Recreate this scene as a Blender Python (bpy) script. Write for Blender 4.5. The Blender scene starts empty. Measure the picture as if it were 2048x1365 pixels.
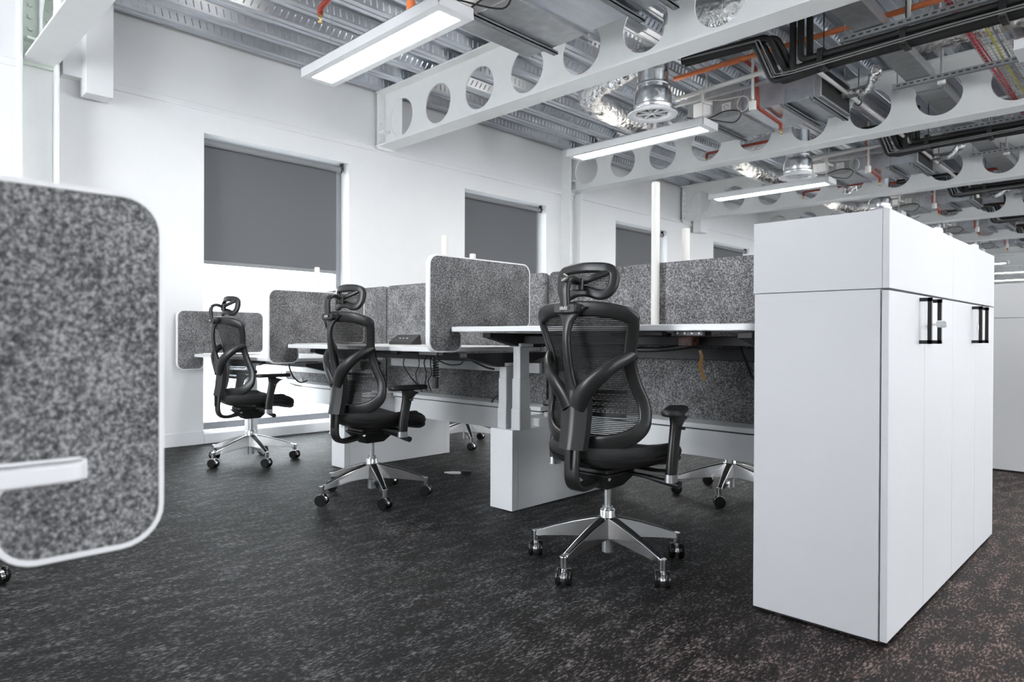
import bpy, bmesh, math, random
from math import sin, cos, pi, radians, sqrt
from mathutils import Vector, Matrix
random.seed(7)
scn = bpy.context.scene
COL = scn.collection

# ------------------------------------------------------------------ camera
H = 0.918
yaw, pitch, roll = radians(44.46), radians(-0.31), radians(0.24)
F = Vector((-sin(yaw), cos(yaw), 0)); R = Vector((cos(yaw), sin(yaw), 0)); U = Vector((0, 0, 1))
F2 = F*cos(pitch) + U*sin(pitch); U2 = U*cos(pitch) - F*sin(pitch)
R3 = R*cos(roll) + U2*sin(roll); U3 = U2*cos(roll) - R*sin(roll)
cd = bpy.data.cameras.new('camera'); cam = bpy.data.objects.new('camera', cd); COL.objects.link(cam)
cam.matrix_world = Matrix(((R3.x, U3.x, -F2.x, 0), (R3.y, U3.y, -F2.y, 0), (R3.z, U3.z, -F2.z, H), (0, 0, 0, 1)))
cd.sensor_width = 36; cd.lens = 1357/2048*36; cd.clip_start = .02; cd.clip_end = 300
cd.dof.use_dof = True; cd.dof.focus_distance = 3.1; cd.dof.aperture_fstop = 3.8
scn.camera = cam
# ------------------------------------------------------------------ world and exposure
w = bpy.data.worlds.new('overcast'); scn.world = w; w.use_nodes = True
bg = w.node_tree.nodes['Background']; bg.inputs[0].default_value = (.93, .965, 1, 1); bg.inputs[1].default_value = 5.0
scn.view_settings.view_transform = 'Standard'; scn.view_settings.look = 'None'
scn.view_settings.exposure = 1.5; scn.view_settings.gamma = 1
scn.view_settings.use_curve_mapping = False

# ------------------------------------------------------------------ materials
def mat(name, col, rough=.5, metal=0, emit=0, spec=.5, sheen=0):
    m = bpy.data.materials.new(name); m.use_nodes = True
    b = m.node_tree.nodes['Principled BSDF']
    b.inputs['Base Color'].default_value = (*col, 1); b.inputs['Roughness'].default_value = rough
    b.inputs['Metallic'].default_value = metal; b.inputs['Specular IOR Level'].default_value = spec
    if sheen: b.inputs['Sheen Weight'].default_value = sheen
    if emit:
        b.inputs['Emission Color'].default_value = (1, .985, .95, 1); b.inputs['Emission Strength'].default_value = emit
    return m
def N(m, t, **k):
    n = m.node_tree.nodes.new(t)
    for a, v in k.items():
        if a in n.inputs: n.inputs[a].default_value = v
        else: setattr(n, a, v)
    return n
def LK(m, a, b): m.node_tree.links.new(a, b)
def coords(m, scale=(1, 1, 1), kind='Object'):
    tc = N(m, 'ShaderNodeTexCoord'); mp = N(m, 'ShaderNodeMapping'); mp.inputs['Scale'].default_value = scale
    LK(m, tc.outputs[kind], mp.inputs[0]); return mp.outputs[0]
def ramp(m, src, stops):
    r = N(m, 'ShaderNodeValToRGB'); e = r.color_ramp.elements
    while len(e) < len(stops): e.new(.5)
    for x, (p, c) in zip(e, stops): x.position = p; x.color = (*c, 1)
    LK(m, src, r.inputs[0]); return r.outputs[0]
def noisy(name, stops, scale, rough=.5, metal=0, bump=0, stretch=(1, 1, 1), detail=4, spec=.5, bscale=None, dist=.01, sheen=0):
    m = mat(name, (1, 1, 1), rough, metal, spec=spec, sheen=sheen); b = m.node_tree.nodes['Principled BSDF']
    c = coords(m, stretch); n = N(m, 'ShaderNodeTexNoise', Scale=scale, Detail=detail, Roughness=.65); LK(m, c, n.inputs[0])
    LK(m, ramp(m, n.outputs[0], stops), b.inputs['Base Color'])
    if bump:
        n2 = N(m, 'ShaderNodeTexNoise', Scale=bscale or scale, Detail=detail); LK(m, c, n2.inputs[0])
        bp = N(m, 'ShaderNodeBump', Strength=bump, Distance=dist); LK(m, n2.outputs[0], bp.inputs['Height']); LK(m, bp.outputs[0], b.inputs['Normal'])
    return m
g = lambda v: (v, v, v)
M = {}
M['wall'] = noisy('wall_paint', [(.3, (.78, .785, .79)), (.7, (.81, .81, .81))], 3, .75, bump=.03, bscale=180, dist=.002)
M['steel'] = noisy('painted_steel', [(.3, (.79, .80, .795)), (.7, (.83, .84, .83))], 6, .42, bump=.02, bscale=90, dist=.002)
M['primer'] = noisy('pale_green_primer', [(.3, (.60, .68, .60)), (.7, (.68, .74, .67))], 9, .5)
M['white'] = noisy('white_laminate', [(.3, (.80, .80, .81)), (.7, (.83, .83, .84))], 2, .35)
M['cab'] = noisy('pale_grey_white_laminate', [(.3, (.60, .60, .612)), (.7, (.625, .625, .635))], 2, .55)
M['whitem'] = noisy('white_powder_coat', [(.3, (.76, .77, .78)), (.7, (.79, .80, .81))], 4, .4)
M['greym'] = noisy('light_grey_powder_coat', [(.3, (.55, .56, .57)), (.7, (.60, .61, .62))], 4, .42)
M['dbar'] = noisy('dark_grey_powder_coat', [(.3, (.022, .022, .024)), (.7, (.03, .03, .032))], 9, .5)
M['black'] = noisy('black_plastic', [(.3, g(.012)), (.7, g(.02))], 30, .42)
M['lumb'] = mat('dark_grey_lumbar_plastic', g(.06), .35)
M['gloss'] = mat('glossy_black_plastic', g(.012), .16)
M['chairp'] = noisy('charcoal_moulded_plastic', [(.3, g(.013)), (.7, g(.018))], 14, .34, bump=.05, bscale=420, dist=.001)
M['seat'] = noisy('black_seat_mesh', [(.35, g(.006)), (.7, g(.022))], 500, .8, bump=.4, dist=.001, sheen=.1)
M['strand'] = mat('black_mesh_strand', g(.007), .5)
M['chrome'] = noisy('polished_aluminium', [(.3, g(.80)), (.7, g(.88))], 8, .12, 1, bump=.008, bscale=20, dist=.002)
M['blind'] = noisy('grey_blind_fabric', [(.3, (.120, .123, .130)), (.7, (.135, .138, .145))], 400, .8)
_n = M['blind'].node_tree; _t = _n.nodes.new('ShaderNodeBsdfTranslucent'); _t.inputs[0].default_value = (.62, .68, .8, 1); _m = _n.nodes.new('ShaderNodeMixShader'); _m.inputs[0].default_value = .022
_n.links.new(_n.nodes['Principled BSDF'].outputs[0], _m.inputs[1]); _n.links.new(_t.outputs[0], _m.inputs[2]); _n.links.new(_m.outputs[0], _n.nodes['Material Output'].inputs[0])
M['blindrail'] = mat('blind_rail', (.22, .225, .235), .45)
M['gal'] = noisy('galvanised_sheet', [(.25, (.50, .53, .57)), (.5, (.62, .65, .70)), (.75, (.76, .79, .83))], 7, .30, .93, bump=.10, bscale=11, stretch=(1, .25, 1), dist=.01)
M['galm'] = noisy('galvanised_duct', [(.25, (.42, .43, .44)), (.5, (.50, .51, .52)), (.75, (.6, .61, .62))], 12, .38, .9, bump=.05, dist=.01)
M['gald'] = noisy('dull_strut', [(.3, (.25, .26, .27)), (.7, (.34, .35, .36))], 30, .5, .7)
M['foil'] = noisy('crumpled_foil', [(.3, (.78, .78, .79)), (.7, (.93, .92, .90))], 20, .16, 1, bump=.9, bscale=26, detail=6, dist=.03)
M['foilc'] = noisy('smooth_foil_tape', [(.3, (.68, .70, .72)), (.7, (.80, .81, .82))], 9, .22, 1, bump=.25, bscale=14, dist=.02)
M['orange'] = noisy('orange_sprinkler_pipe', [(.3, (.66, .17, .06)), (.7, (.78, .24, .09))], 14, .35)
M['red'] = noisy('red_sprinkler_pipe', [(.3, (.26, .035, .02)), (.7, (.36, .06, .035))], 14, .4)
M['brass'] = mat('brass', (.62, .42, .16), .3, 1)
M['wpipe'] = mat('white_plastic_pipe', (.68, .67, .645), .35)
M['foam'] = noisy('black_pipe_insulation', [(.3, g(.010)), (.7, g(.018))], 30, .6, bump=.1, dist=.003)
M['gcable'] = mat('grey_cable', g(.22), .5)
M['yellow'] = mat('yellow_cable', (.75, .66, .03), .5)
M['redc'] = mat('red_cable', (.6, .02, .03), .5)
M['cream'] = mat('cream_plastic', (.80, .68, .40), .5)
M['led'] = mat('led_panel', (1, 1, 1), .5, emit=16)
M['ledup'] = mat('led_uplight', (1, 1, 1), .5, emit=2.5)
M['ledup'].node_tree.nodes['Principled BSDF'].inputs['Emission Color'].default_value = (1, .95, .86, 1)
M['tape'] = noisy('brown_packing_tape', [(.3, (.42, .22, .07)), (.7, (.55, .32, .12))], 40, .25)
M['packet'] = noisy('crumpled_brown_packet', [(.35, (.05, .025, .02)), (.65, (.30, .12, .09))], 60, .2)
M['key'] = mat('clear_key_grip', (.9, .92, .92), .15)
M['ext'] = noisy('pale_render', [(.3, (.74, .75, .77)), (.7, (.82, .83, .85))], 2, .8)
M['extw'] = mat('far_window_glass', (.45, .48, .52), .3)
M['shelf'] = mat('black_handle', g(.01), .35)
M['frame'] = mat('grey_window_frame', (.30, .31, .33), .4)
M['deckdark'] = mat('rib_void', (.05, .05, .05), .8)
def fabric(name, lo, mid, hi):
    m = mat(name, (1, 1, 1), .95, spec=.2); b = m.node_tree.nodes['Principled BSDF']
    c = coords(m); n = N(m, 'ShaderNodeTexNoise', Scale=150, Detail=4, Roughness=.85); LK(m, c, n.inputs[0])
    n2 = N(m, 'ShaderNodeTexNoise', Scale=9, Detail=2); LK(m, c, n2.inputs[0])
    mx = N(m, 'ShaderNodeMath', operation='MULTIPLY_ADD'); mx.inputs[1].default_value = .16; LK(m, n2.outputs[0], mx.inputs[0])
    sb = N(m, 'ShaderNodeMath', operation='ADD'); sb.inputs[1].default_value = -.08; LK(m, n.outputs[0], sb.inputs[0]); LK(m, sb.outputs[0], mx.inputs[2])
    LK(m, ramp(m, mx.outputs[0], [(.38, lo), (.5, mid), (.62, hi)]), b.inputs['Base Color'])
    bp = N(m, 'ShaderNodeBump', Strength=.5, Distance=.002); LK(m, n.outputs[0], bp.inputs['Height']); LK(m, bp.outputs[0], b.inputs['Normal'])
    return m
M['felt'] = fabric('grey_fleck_felt', g(.045), (.15, .149, .154), (.43, .425, .43))
def carpet():
    m = mat('flecked_carpet', (1, 1, 1), .62, spec=.24); b = m.node_tree.nodes['Principled BSDF']
    c = coords(m, (1, .30, 1)); n = N(m, 'ShaderNodeTexNoise', Scale=140, Detail=3, Roughness=.8); LK(m, c, n.inputs[0])
    n3 = N(m, 'ShaderNodeTexNoise', Scale=22, Detail=3); LK(m, c, n3.inputs[0])
    a = N(m, 'ShaderNodeMath', operation='MULTIPLY_ADD'); a.inputs[1].default_value = .35; LK(m, n3.outputs[0], a.inputs[0])
    s = N(m, 'ShaderNodeMath', operation='ADD'); s.inputs[1].default_value = -.175; LK(m, n.outputs[0], s.inputs[0]); LK(m, s.outputs[0], a.inputs[2])
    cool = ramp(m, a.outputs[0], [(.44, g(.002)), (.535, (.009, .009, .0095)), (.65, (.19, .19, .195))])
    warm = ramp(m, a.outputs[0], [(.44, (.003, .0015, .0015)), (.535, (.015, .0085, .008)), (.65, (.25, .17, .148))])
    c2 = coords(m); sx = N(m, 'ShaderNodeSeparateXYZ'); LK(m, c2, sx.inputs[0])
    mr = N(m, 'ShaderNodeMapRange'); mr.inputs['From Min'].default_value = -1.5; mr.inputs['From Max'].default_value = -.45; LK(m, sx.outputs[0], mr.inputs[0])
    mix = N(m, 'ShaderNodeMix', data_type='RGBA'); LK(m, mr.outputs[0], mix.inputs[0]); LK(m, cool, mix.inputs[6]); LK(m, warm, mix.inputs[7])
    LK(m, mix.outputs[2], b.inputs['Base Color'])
    bp = N(m, 'ShaderNodeBump', Strength=.6, Distance=.004); LK(m, n.outputs[0], bp.inputs['Height']); LK(m, bp.outputs[0], b.inputs['Normal'])
    return m
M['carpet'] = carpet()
def glass():
    m = bpy.data.materials.new('window_glass'); m.use_nodes = True; nt = m.node_tree; nt.nodes.clear()
    o = nt.nodes.new('ShaderNodeOutputMaterial'); mx = nt.nodes.new('ShaderNodeMixShader'); t = nt.nodes.new('ShaderNodeBsdfTransparent')
    gl = nt.nodes.new('ShaderNodeBsdfGlossy'); gl.inputs['Roughness'].default_value = .02; fr = nt.nodes.new('ShaderNodeFresnel'); fr.inputs[0].default_value = 1.45
    t.inputs[0].default_value = (.96, .98, .98, 1)
    LK(m, fr.outputs[0], mx.inputs[0]); LK(m, t.outputs[0], mx.inputs[1]); LK(m, gl.outputs[0], mx.inputs[2]); LK(m, mx.outputs[0], o.inputs[0]); return m
M['glass'] = glass()

# ------------------------------------------------------------------ mesh helpers
class MB:
    def __init__(s): s.v = []; s.f = []
    def add(s, vs, fs):
        b = len(s.v); s.v += [tuple(v) for v in vs]; s.f += [tuple(b+i for i in f) for f in fs]; return s
    def box(s, x0, x1, y0, y1, z0, z1):
        return s.add([(x0, y0, z0), (x1, y0, z0), (x1, y1, z0), (x0, y1, z0), (x0, y0, z1), (x1, y0, z1), (x1, y1, z1), (x0, y1, z1)],
                     [(0, 3, 2, 1), (4, 5, 6, 7), (0, 1, 5, 4), (1, 2, 6, 5), (2, 3, 7, 6), (3, 0, 4, 7)])
    def hexa(s, a, b):      # two quads (4 points each) joined
        return s.add(list(a)+list(b), [(0, 3, 2, 1), (4, 5, 6, 7), (0, 1, 5, 4), (1, 2, 6, 5), (2, 3, 7, 6), (3, 0, 4, 7)])
    def prism(s, pts, d0, d1, axis='X', holes=False):   # pts 2-D polygon, extruded along axis
        def m(p, d): return {'X': (d, p[0], p[1]), 'Y': (p[0], d, p[1]), 'Z': (p[0], p[1], d)}[axis]
        n = len(pts); b = [m(p, d0) for p in pts] + [m(p, d1) for p in pts]
        return s.add(b, [tuple(range(n-1, -1, -1)), tuple(range(n, 2*n))] + [(i, (i+1) % n, n+(i+1) % n, n+i) for i in range(n)])
    def ring(s, outer, inner, d0, d1, axis='X'):
        def m(p, d): return {'X': (d, p[0], p[1]), 'Y': (p[0], d, p[1]), 'Z': (p[0], p[1], d)}[axis]
        n = len(outer); v = [m(p, d0) for p in outer]+[m(p, d1) for p in outer]+[m(p, d0) for p in inner]+[m(p, d1) for p in inner]; f = []
        for i in range(n):
            j = (i+1) % n
            f += [(i, j, n+j, n+i), (2*n+j, 2*n+i, 3*n+i, 3*n+j), (j, i, 2*n+i, 2*n+j), (n+i, n+j, 3*n+j, 3*n+i)]
        return s.add(v, f)
    def sweep(s, path, sec, n=10, closed=False, up=(0, 0, 1), cap=True, power=2.0):
        # sec: list of (half width, half thickness) per path point; width along side vector, thickness along 'normal'
        P = [Vector(p) for p in path]; k = len(P); rings = []
        if not isinstance(sec, list): sec = [sec]*k
        upv = up if isinstance(up, list) else [up]*k
        for i in range(k):
            if closed: t = P[(i+1) % k]-P[i-1]
            else: t = P[min(i+1, k-1)]-P[max(i-1, 0)]
            t.normalize(); u = Vector(upv[i]); sd = t.cross(u)
            if sd.length < 1e-4: sd = t.cross(Vector((1, 0, 0)))
            sd.normalize(); nr = sd.cross(t).normalized(); a, b = sec[i]; ring = []
            for q in range(n):
                th = 2*pi*(q+.5)/n; cx, cy = cos(th), sin(th)
                e = 2/power; cx = math.copysign(abs(cx)**e, cx); cy = math.copysign(abs(cy)**e, cy)
                ring.append(P[i]+sd*a*cx+nr*b*cy)
            rings.append(ring)
        v = [p for r in rings for p in r]; f = []
        for i in range(k if closed else k-1):
            j = (i+1) % k
            for q in range(n):
                r = (q+1) % n; f.append((i*n+q, i*n+r, j*n+r, j*n+q))
        if cap and not closed: f += [tuple(range(n-1, -1, -1)), tuple((k-1)*n+q for q in range(n))]
        return s.add(v, f)
    def tube(s, path, r, n=12, **k): return s.sweep(path, (r, r), n, **k)
    def cyl(s, p0, p1, r, n=20, r2=None):
        p0, p1 = Vector(p0), Vector(p1); return s.sweep([p0, p1], [(r, r), (r2 if r2 is not None else r,)*2], n, up=(0, 0, 1) if abs((p1-p0).normalized().z) < .9 else (0, 1, 0))
    def lathe(s, prof, c=(0, 0, 0), n=32, axis='Z'):
        v = []; f = []; k = len(prof)
        for i in range(n):
            a = 2*pi*i/n
            for r, h in prof:
                p = {'Z': (r*cos(a), r*sin(a), h), 'X': (h, r*cos(a), r*sin(a)), 'Y': (r*cos(a), h, r*sin(a))}[axis]
                v.append((c[0]+p[0], c[1]+p[1], c[2]+p[2]))
        for i in range(n):
            j = (i+1) % n
            for q in range(k-1): f.append((i*k+q, j*k+q, j*k+q+1, i*k+q+1))
        return s.add(v, f)
    def build(s, name, m, parent=None, bevel=0, smooth=38, seg=2, loc=None):
        me = bpy.data.meshes.new(name); me.from_pydata(s.v, [], s.f); me.materials.append(m)
        bm = bmesh.new(); bm.from_mesh(me); bmesh.ops.recalc_face_normals(bm, faces=bm.faces); bm.to_mesh(me); bm.free()
        if smooth:
            for p in me.polygons: p.use_smooth = True
            me.set_sharp_from_angle(angle=radians(smooth))
        o = bpy.data.objects.new(name, me); COL.objects.link(o)
        if parent: o.parent = parent
        if loc: o.location = loc
        if bevel:
            b = o.modifiers.new('bevel', 'BEVEL'); b.width = bevel; b.segments = seg; b.limit_method = 'ANGLE'; b.angle_limit = radians(40)
        return o
def bxo(name, x0, x1, y0, y1, z0, z1, m, parent=None, bevel=0): return MB().box(x0, x1, y0, y1, z0, z1).build(name, m, parent, bevel, smooth=30 if bevel else 0)
def tag(o, label, cat, group=None, kind=None):
    o['label'] = label
    if cat: o['category'] = cat
    if group: o['group'] = group
    if kind: o['kind'] = kind
    return o
def struct(o, label=None):
    o['kind'] = 'structure'
    if label: o['label'] = label
    return o
def empty(name, loc=(0, 0, 0), rz=0):
    o = bpy.data.objects.new(name, None); o.location = loc; o.rotation_euler = (0, 0, rz); o.empty_display_size = .1; COL.objects.link(o); return o
def dup(o, parent=None):
    kids = list(o.children); c = o.copy(); COL.objects.link(c)
    if parent is not None: c.parent = parent; c.matrix_parent_inverse = o.matrix_parent_inverse.copy()
    for ch in kids: dup(ch, c)
    return c
def rrect(x0, x1, y0, y1, r, n=7):
    if not isinstance(r, (list, tuple)): r = [r]*4       # corners: (x0,y0),(x1,y0),(x1,y1),(x0,y1)
    out = []
    for (cx, cy, a0, rr) in ((x0+r[0], y0+r[0], pi, r[0]), (x1-r[1], y0+r[1], 1.5*pi, r[1]), (x1-r[2], y1-r[2], 0, r[2]), (x0+r[3], y1-r[3], .5*pi, r[3])):
        for i in range(n+1): a = a0+i*pi/2/n; out.append((cx+rr*cos(a), cy+rr*sin(a)))
    return out
def interp(tab, t):
    for (a, va), (b, vb) in zip(tab, tab[1:]):
        if t <= b:
            if t < a: return va
            u = (t-a)/(b-a); u = u*u*(3-2*u) if False else u; return va+(vb-va)*u
    return tab[-1][1]
def spline(pts, k=6, closed=False):      # Catmull-Rom
    P = [Vector(p) for p in pts]; n = len(P); out = []
    rng = range(n) if closed else range(n-1)
    for i in rng:
        if closed: a, b, c, d = P[i-1], P[i], P[(i+1) % n], P[(i+2) % n]
        else: a, b, c, d = P[max(i-1, 0)], P[i], P[i+1], P[min(i+2, n-1)]
        for q in range(k):
            t = q/k; out.append(.5*((2*b)+(c-a)*t+(2*a-5*b+4*c-d)*t*t+(3*b-a-3*c+d)*t**3))
    if not closed: out.append(P[-1])
    return out

# ------------------------------------------------------------------ room shell
WX = -5.915; YN, YF = -3.0, 29.6; XR = 4.6; ZC = 3.43
LEDGE = 2.868
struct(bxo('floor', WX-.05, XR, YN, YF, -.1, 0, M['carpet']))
WIN = [(2.283, 3.694), (5.236, 6.656), (8.196, 9.60), (11.14, 12.56), (14.12, 15.54), (17.1, 18.5), (20.1, 21.5), (23.1, 24.5), (26.0, 27.4)]
WB, WT = .085, 2.645
mb = MB(); edges = [YN]+[e for a in WIN for e in a]+[YF]; TH = .28
for i in range(0, len(edges), 2): mb.box(WX-TH, WX, edges[i], edges[i+1], 0, ZC+.12)
for a, b in WIN: mb.box(WX-TH, WX, a, b, WT, ZC+.12)
struct(mb.build('wall_left', M['wall'], smooth=0))
struct(MB().box(WX-.01, WX+.012, YN, YF, LEDGE, ZC).box(WX-.01, WX+.022, YN, YF, LEDGE-.04, LEDGE+.012).build('trim_1', M['wall'], bevel=.006), 'plain white bulkhead running above the windows up to the metal deck')
struct(bxo('wall_back', WX, XR, YF, YF+.2, 0, ZC+.1, M['wall']))
mb = MB(); x = WX
mb.box(WX, WX+1.5, YN-.2, YN, 0, ZC+.1).box(-2.4, XR, YN-.2, YN, 0, ZC+.1)  # unseen wall behind the camera; opening added to let in fill light
mb.box(WX, XR+.25, YN-.2, YN, 0, .08).box(WX, XR+.25, YN-.2, YN, 3.2, ZC+.1)
struct(mb.build('wall_front_unseen', M['wall'], smooth=0))
mb = MB(); y = YN
while y < YF: mb.box(XR, XR+.25, y, y+1.85, 0, ZC+.1); y += 2.99  # unseen wall; gaps between piers added and sized for side light
mb.box(XR, XR+.25, YN, YF, 0, .6).box(XR, XR+.25, YN, YF, 2.9, ZC+.1)
struct(mb.build('wall_right_unseen', M['wall'], smooth=0))
mb = MB(); 
for i in range(0, len(edges), 2): mb.box(WX, WX+.014, edges[i], edges[i+1], 0, .11)
struct(mb.build('baseboard_left', M['white'], bevel=.003))
for k, (a, b) in enumerate(WIN):
    r = empty('window_%d' % (k+1), (WX, (a+b)/2, 0)); struct(r)
    def at(o): o.location = (-WX, -(a+b)/2, 0); return o
    m = MB(); fx0, fx1 = WX-.22, WX-.15
    for (y0, y1, z0, z1) in ((a, a+.05, WB, WT), (b-.05, b, WB, WT), (a, b, WB+.012, WB+.075), (a, b, WT-.05, WT)): m.box(fx0, fx1, y0, y1, z0, z1)
    at(m.build('window_frame', M['frame'], r, bevel=.004))
    at(bxo('pane', fx0+.03, fx0+.036, a+.03, b-.03, WB+.05, WT-.03, M['glass'], r))
    at(bxo('window_sill', WX-TH, WX+.012, a, b, 0, WB, M['white'], r, .004))
    zb = 1.572
    t = empty('roller_blind', (WX-.06, (a+b)/2, WT-.06))
    bx = WX-.062
    def at2(o): o.location = (-(WX-.06), -(a+b)/2, -(WT-.06)); return o
    at2(MB().cyl((bx, a+.008, WT-.062), (bx, b-.065, WT-.062), .029, 24).build('roller_tube', M['blindrail'], t))
    at2(bxo('blind_fabric', bx-.030, bx-.028, a+.004, b-.088, zb, WT-.06, M['blind'], t))
    at2(bxo('bottom_rail', bx-.036, bx-.022, a+.004, b-.088, zb-.03, zb+.004, M['blindrail'], t, .004))
    at2(MB().cyl((bx, b-.066, WT-.062), (bx, b-.04, WT-.062), .034, 20).box(bx-.02, bx+.02, b-.055, b-.035, WT-.09, WT).build('end_bracket', M['black'], t))
    at2(MB().tube([(bx+.03, b-.05, WT-.07), (bx+.03, b-.052, WT-.6), (bx+.03, b-.05, WT-1.25)], .002, 5).build('pull_chain', M['wpipe'], t))
    nm = ['first', 'second', 'third', 'fourth', 'fifth', 'sixth', 'seventh', 'eighth', 'ninth'][k]
    tag(t, 'grey roller blind half lowered over the bright window nearest the camera' if k == 0 else
        'grey roller blind in the %s window along the white wall' % nm, 'blind', 'grey roller blinds in the window wall')

# deck: trapezoidal ribs along Y
PT = .333; X0 = -5.86
mb = MB(); prof = []
nrib = int((XR-X0)/PT)+1; dz = .075
for i in range(nrib):
    x = X0+i*PT
    prof += [(x, ZC), (x+.045, ZC), (x+.05, ZC+.008), (x+.058, ZC+.008), (x+.063, ZC), (x+.115, ZC), (x+.155, ZC+dz), (x+.198, ZC+dz), (x+.202, ZC+dz+.008), (x+.246, ZC+dz+.008), (x+.25, ZC+dz), (x+.293, ZC+dz)]
v = []; f = []; n = len(prof)
for y in (YN, YF): v += [(x, y, z) for x, z in prof]
for i in range(n-1): f.append((i, i+1, n+i+1, n+i))
mb.add(v, f)
mb.add([(WX-.2, YN, ZC+.11), (XR, YN, ZC+.11), (XR, YF, ZC+.11), (WX-.2, YF, ZC+.11)], [(0, 1, 2, 3)])
ce = mb.build('ceiling', M['gal'], smooth=0); struct(ce)
# embossed dimples on the sloping webs
mb = MB(); sl = math.atan2(dz, .035)
for i in range(nrib):
    for side in (0, 1):
        xa, za, xb, zb = (X0+i*PT+.115, ZC, X0+i*PT+.155, ZC+dz) if side == 0 else (X0+i*PT+.333, ZC, X0+i*PT+.293, ZC+dz)
        nx = (-.012 if side else .012)*0
        d = Vector((xb-xa, 0, zb-za)).normalized(); nrm = Vector((-d.z, 0, d.x));
        if nrm.z > 0: nrm = -nrm
        y = 1.2; lim = 18 if X0+i*PT < -2.6 else 14
        while y < lim:
            c0 = Vector((xa, y, za))+d*.016; c1 = Vector((xa, y+(.012 if i % 3 == 2 else -.022), za))+d*.070
            w_ = Vector((0, .006, 0)); h = nrm*.011
            mb.add([c0-w_, c0+w_, c1+w_, c1-w_, c0+h, c1+h], [(0, 1, 4), (1, 2, 5, 4), (2, 3, 5), (3, 0, 4, 5)])
            y += .058
o = mb.build('trim_2', M['gal'], smooth=0); struct(o, 'embossed ribs pressed into the sloping sides of the metal deck')

# cellular beams along X
BY = [1.10+2.99*k for k in range(10)]
HP, HR, HZ = .575, .186, 3.128
def make_beam(x0, x1):
    m = MB(); zb, zt, hw = 2.865, ZC-.001, .10
    m.box(x0, x1, -hw, hw, zb, zb+.016); m.box(x0, x1, -hw, hw, zt-.016, zt)
    t = .006; za, zc = zb+.016, zt-.016; S = 40
    nh = int((x1-x0)/HP)+1; xs = -5.58-HP/2
    m.box(x0, xs+HP*0, -t, t, za, zc) if xs > x0 else None
    for i in range(nh):
        a, b = xs+i*HP, xs+(i+1)*HP
        if b > x1: m.box(a, x1, -t, t, za, zc); break
        c = (a+b)/2; inner = []; outer = []
        for q in range(S):
            th = 2*pi*(q+.5)/S; inner.append((c+HR*cos(th), HZ+HR*sin(th)))
            dx, dy = cos(th), sin(th)
            k = min((b-c)/abs(dx) if abs(dx) > 1e-6 else 9, ((zc-HZ) if dy > 0 else (HZ-za))/abs(dy) if abs(dy) > 1e-6 else 9)
            outer.append((c+dx*k, HZ+dy*k))
        # corners
        v = [(x, -t, z) for x, z in outer]+[(x, -t, z) for x, z in inner]; v += [(x, t, z) for x, _, z in v]
        f = []
        for q in range(S):
            r = (q+1) % S; f += [(q, r, S+r, S+q), (2*S+r, 2*S+q, 3*S+q, 3*S+r), (S+q, S+r, 3*S+r, 3*S+q)]
        m.add(v, f)
        for cx, cz in ((a, za), (b, za), (a, zc), (b, zc)):   # fill the corner gaps left by the radial ring
            pts = [p for p in outer]; 
            near = sorted(pts, key=lambda p: (p[0]-cx)**2+(p[1]-cz)**2)
            px = [p for p in near[:6] if abs(p[0]-cx) < 1e-5]; pz = [p for p in near[:6] if abs(p[1]-cz) < 1e-5]
            if px and pz:
                for tt in (-t, t): m.add([(cx, tt, cz), (px[0][0], tt, px[0][1]), (pz[0][0], tt, pz[0][1])], [(0, 1, 2)])
    return m
bm0 = make_beam(WX+.02, XR)
for k, y in enumerate(BY):
    if k == 0: b = bm0.build('ceiling_beam', M['steel'], smooth=30); beam0 = b
    else: b = beam0.copy(); COL.objects.link(b)
    b.location = (0, y, 0); struct(b, 'white cellular steel beam with round web openings under the deck')
    # end plate and stub at the wall
    if k % 2: struct(bxo('beam_stiffener', WX+.02, -5.585, y+.007, y+.013, 2.882, ZC-.018, M['steel']), 'flat plate stiffening the beam web at the wall')
    e = MB().box(WX+.056, WX+.068, y-.105, y+.105, 2.84, ZC-.01).box(WX+.056, WX+.16, y-.085, y-.007, 3.0, 3.016)
    for q in range(6):
        for sx in (-.055, .055): e.cyl((WX+.066, y+sx, 2.93+q*.085), (WX+.086, y+sx, 2.93+q*.085), .017, 6)
    struct(e.build('beam_end_plate', M['primer'] if k == 0 else M['steel'], smooth=30), 'bolted steel end plate where beam meets the wall')
# H columns and boxings at the wall
for k in (0, 2, 4, 6, 8):
    y = BY[k]-.012; m = MB()
    m.box(WX, WX+.17, y-.118, y-.10, 0, 2.865).box(WX, WX+.17, y+.10, y+.118, 0, 2.865).box(WX+.03, WX+.048, y-.1, y+.1, 0, 2.865)
    m.box(WX, WX+.17, y-.118, y-.10, 2.865, ZC)
    struct(m.build('trim_%d' % (3+k), M['steel'], bevel=.003), 'white steel H column standing against the window wall')
def boxing(y0, y1, z0, n):
    struct(bxo('trim_%d' % n, WX+.05, WX+.20, y0, y1, z0, ZC, M['wall'], bevel=.005), 'white plaster boxing hanging from the bulkhead beside a beam')
boxing(1.36, 1.545, 2.70, 20); boxing(10.33, 10.55, 2.70, 21)
struct(bxo('trim_22', WX+.02, WX+.10, 1.24, 1.36, 2.83, ZC, M['wall']), 'shallow white boxing beside the first column')

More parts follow.
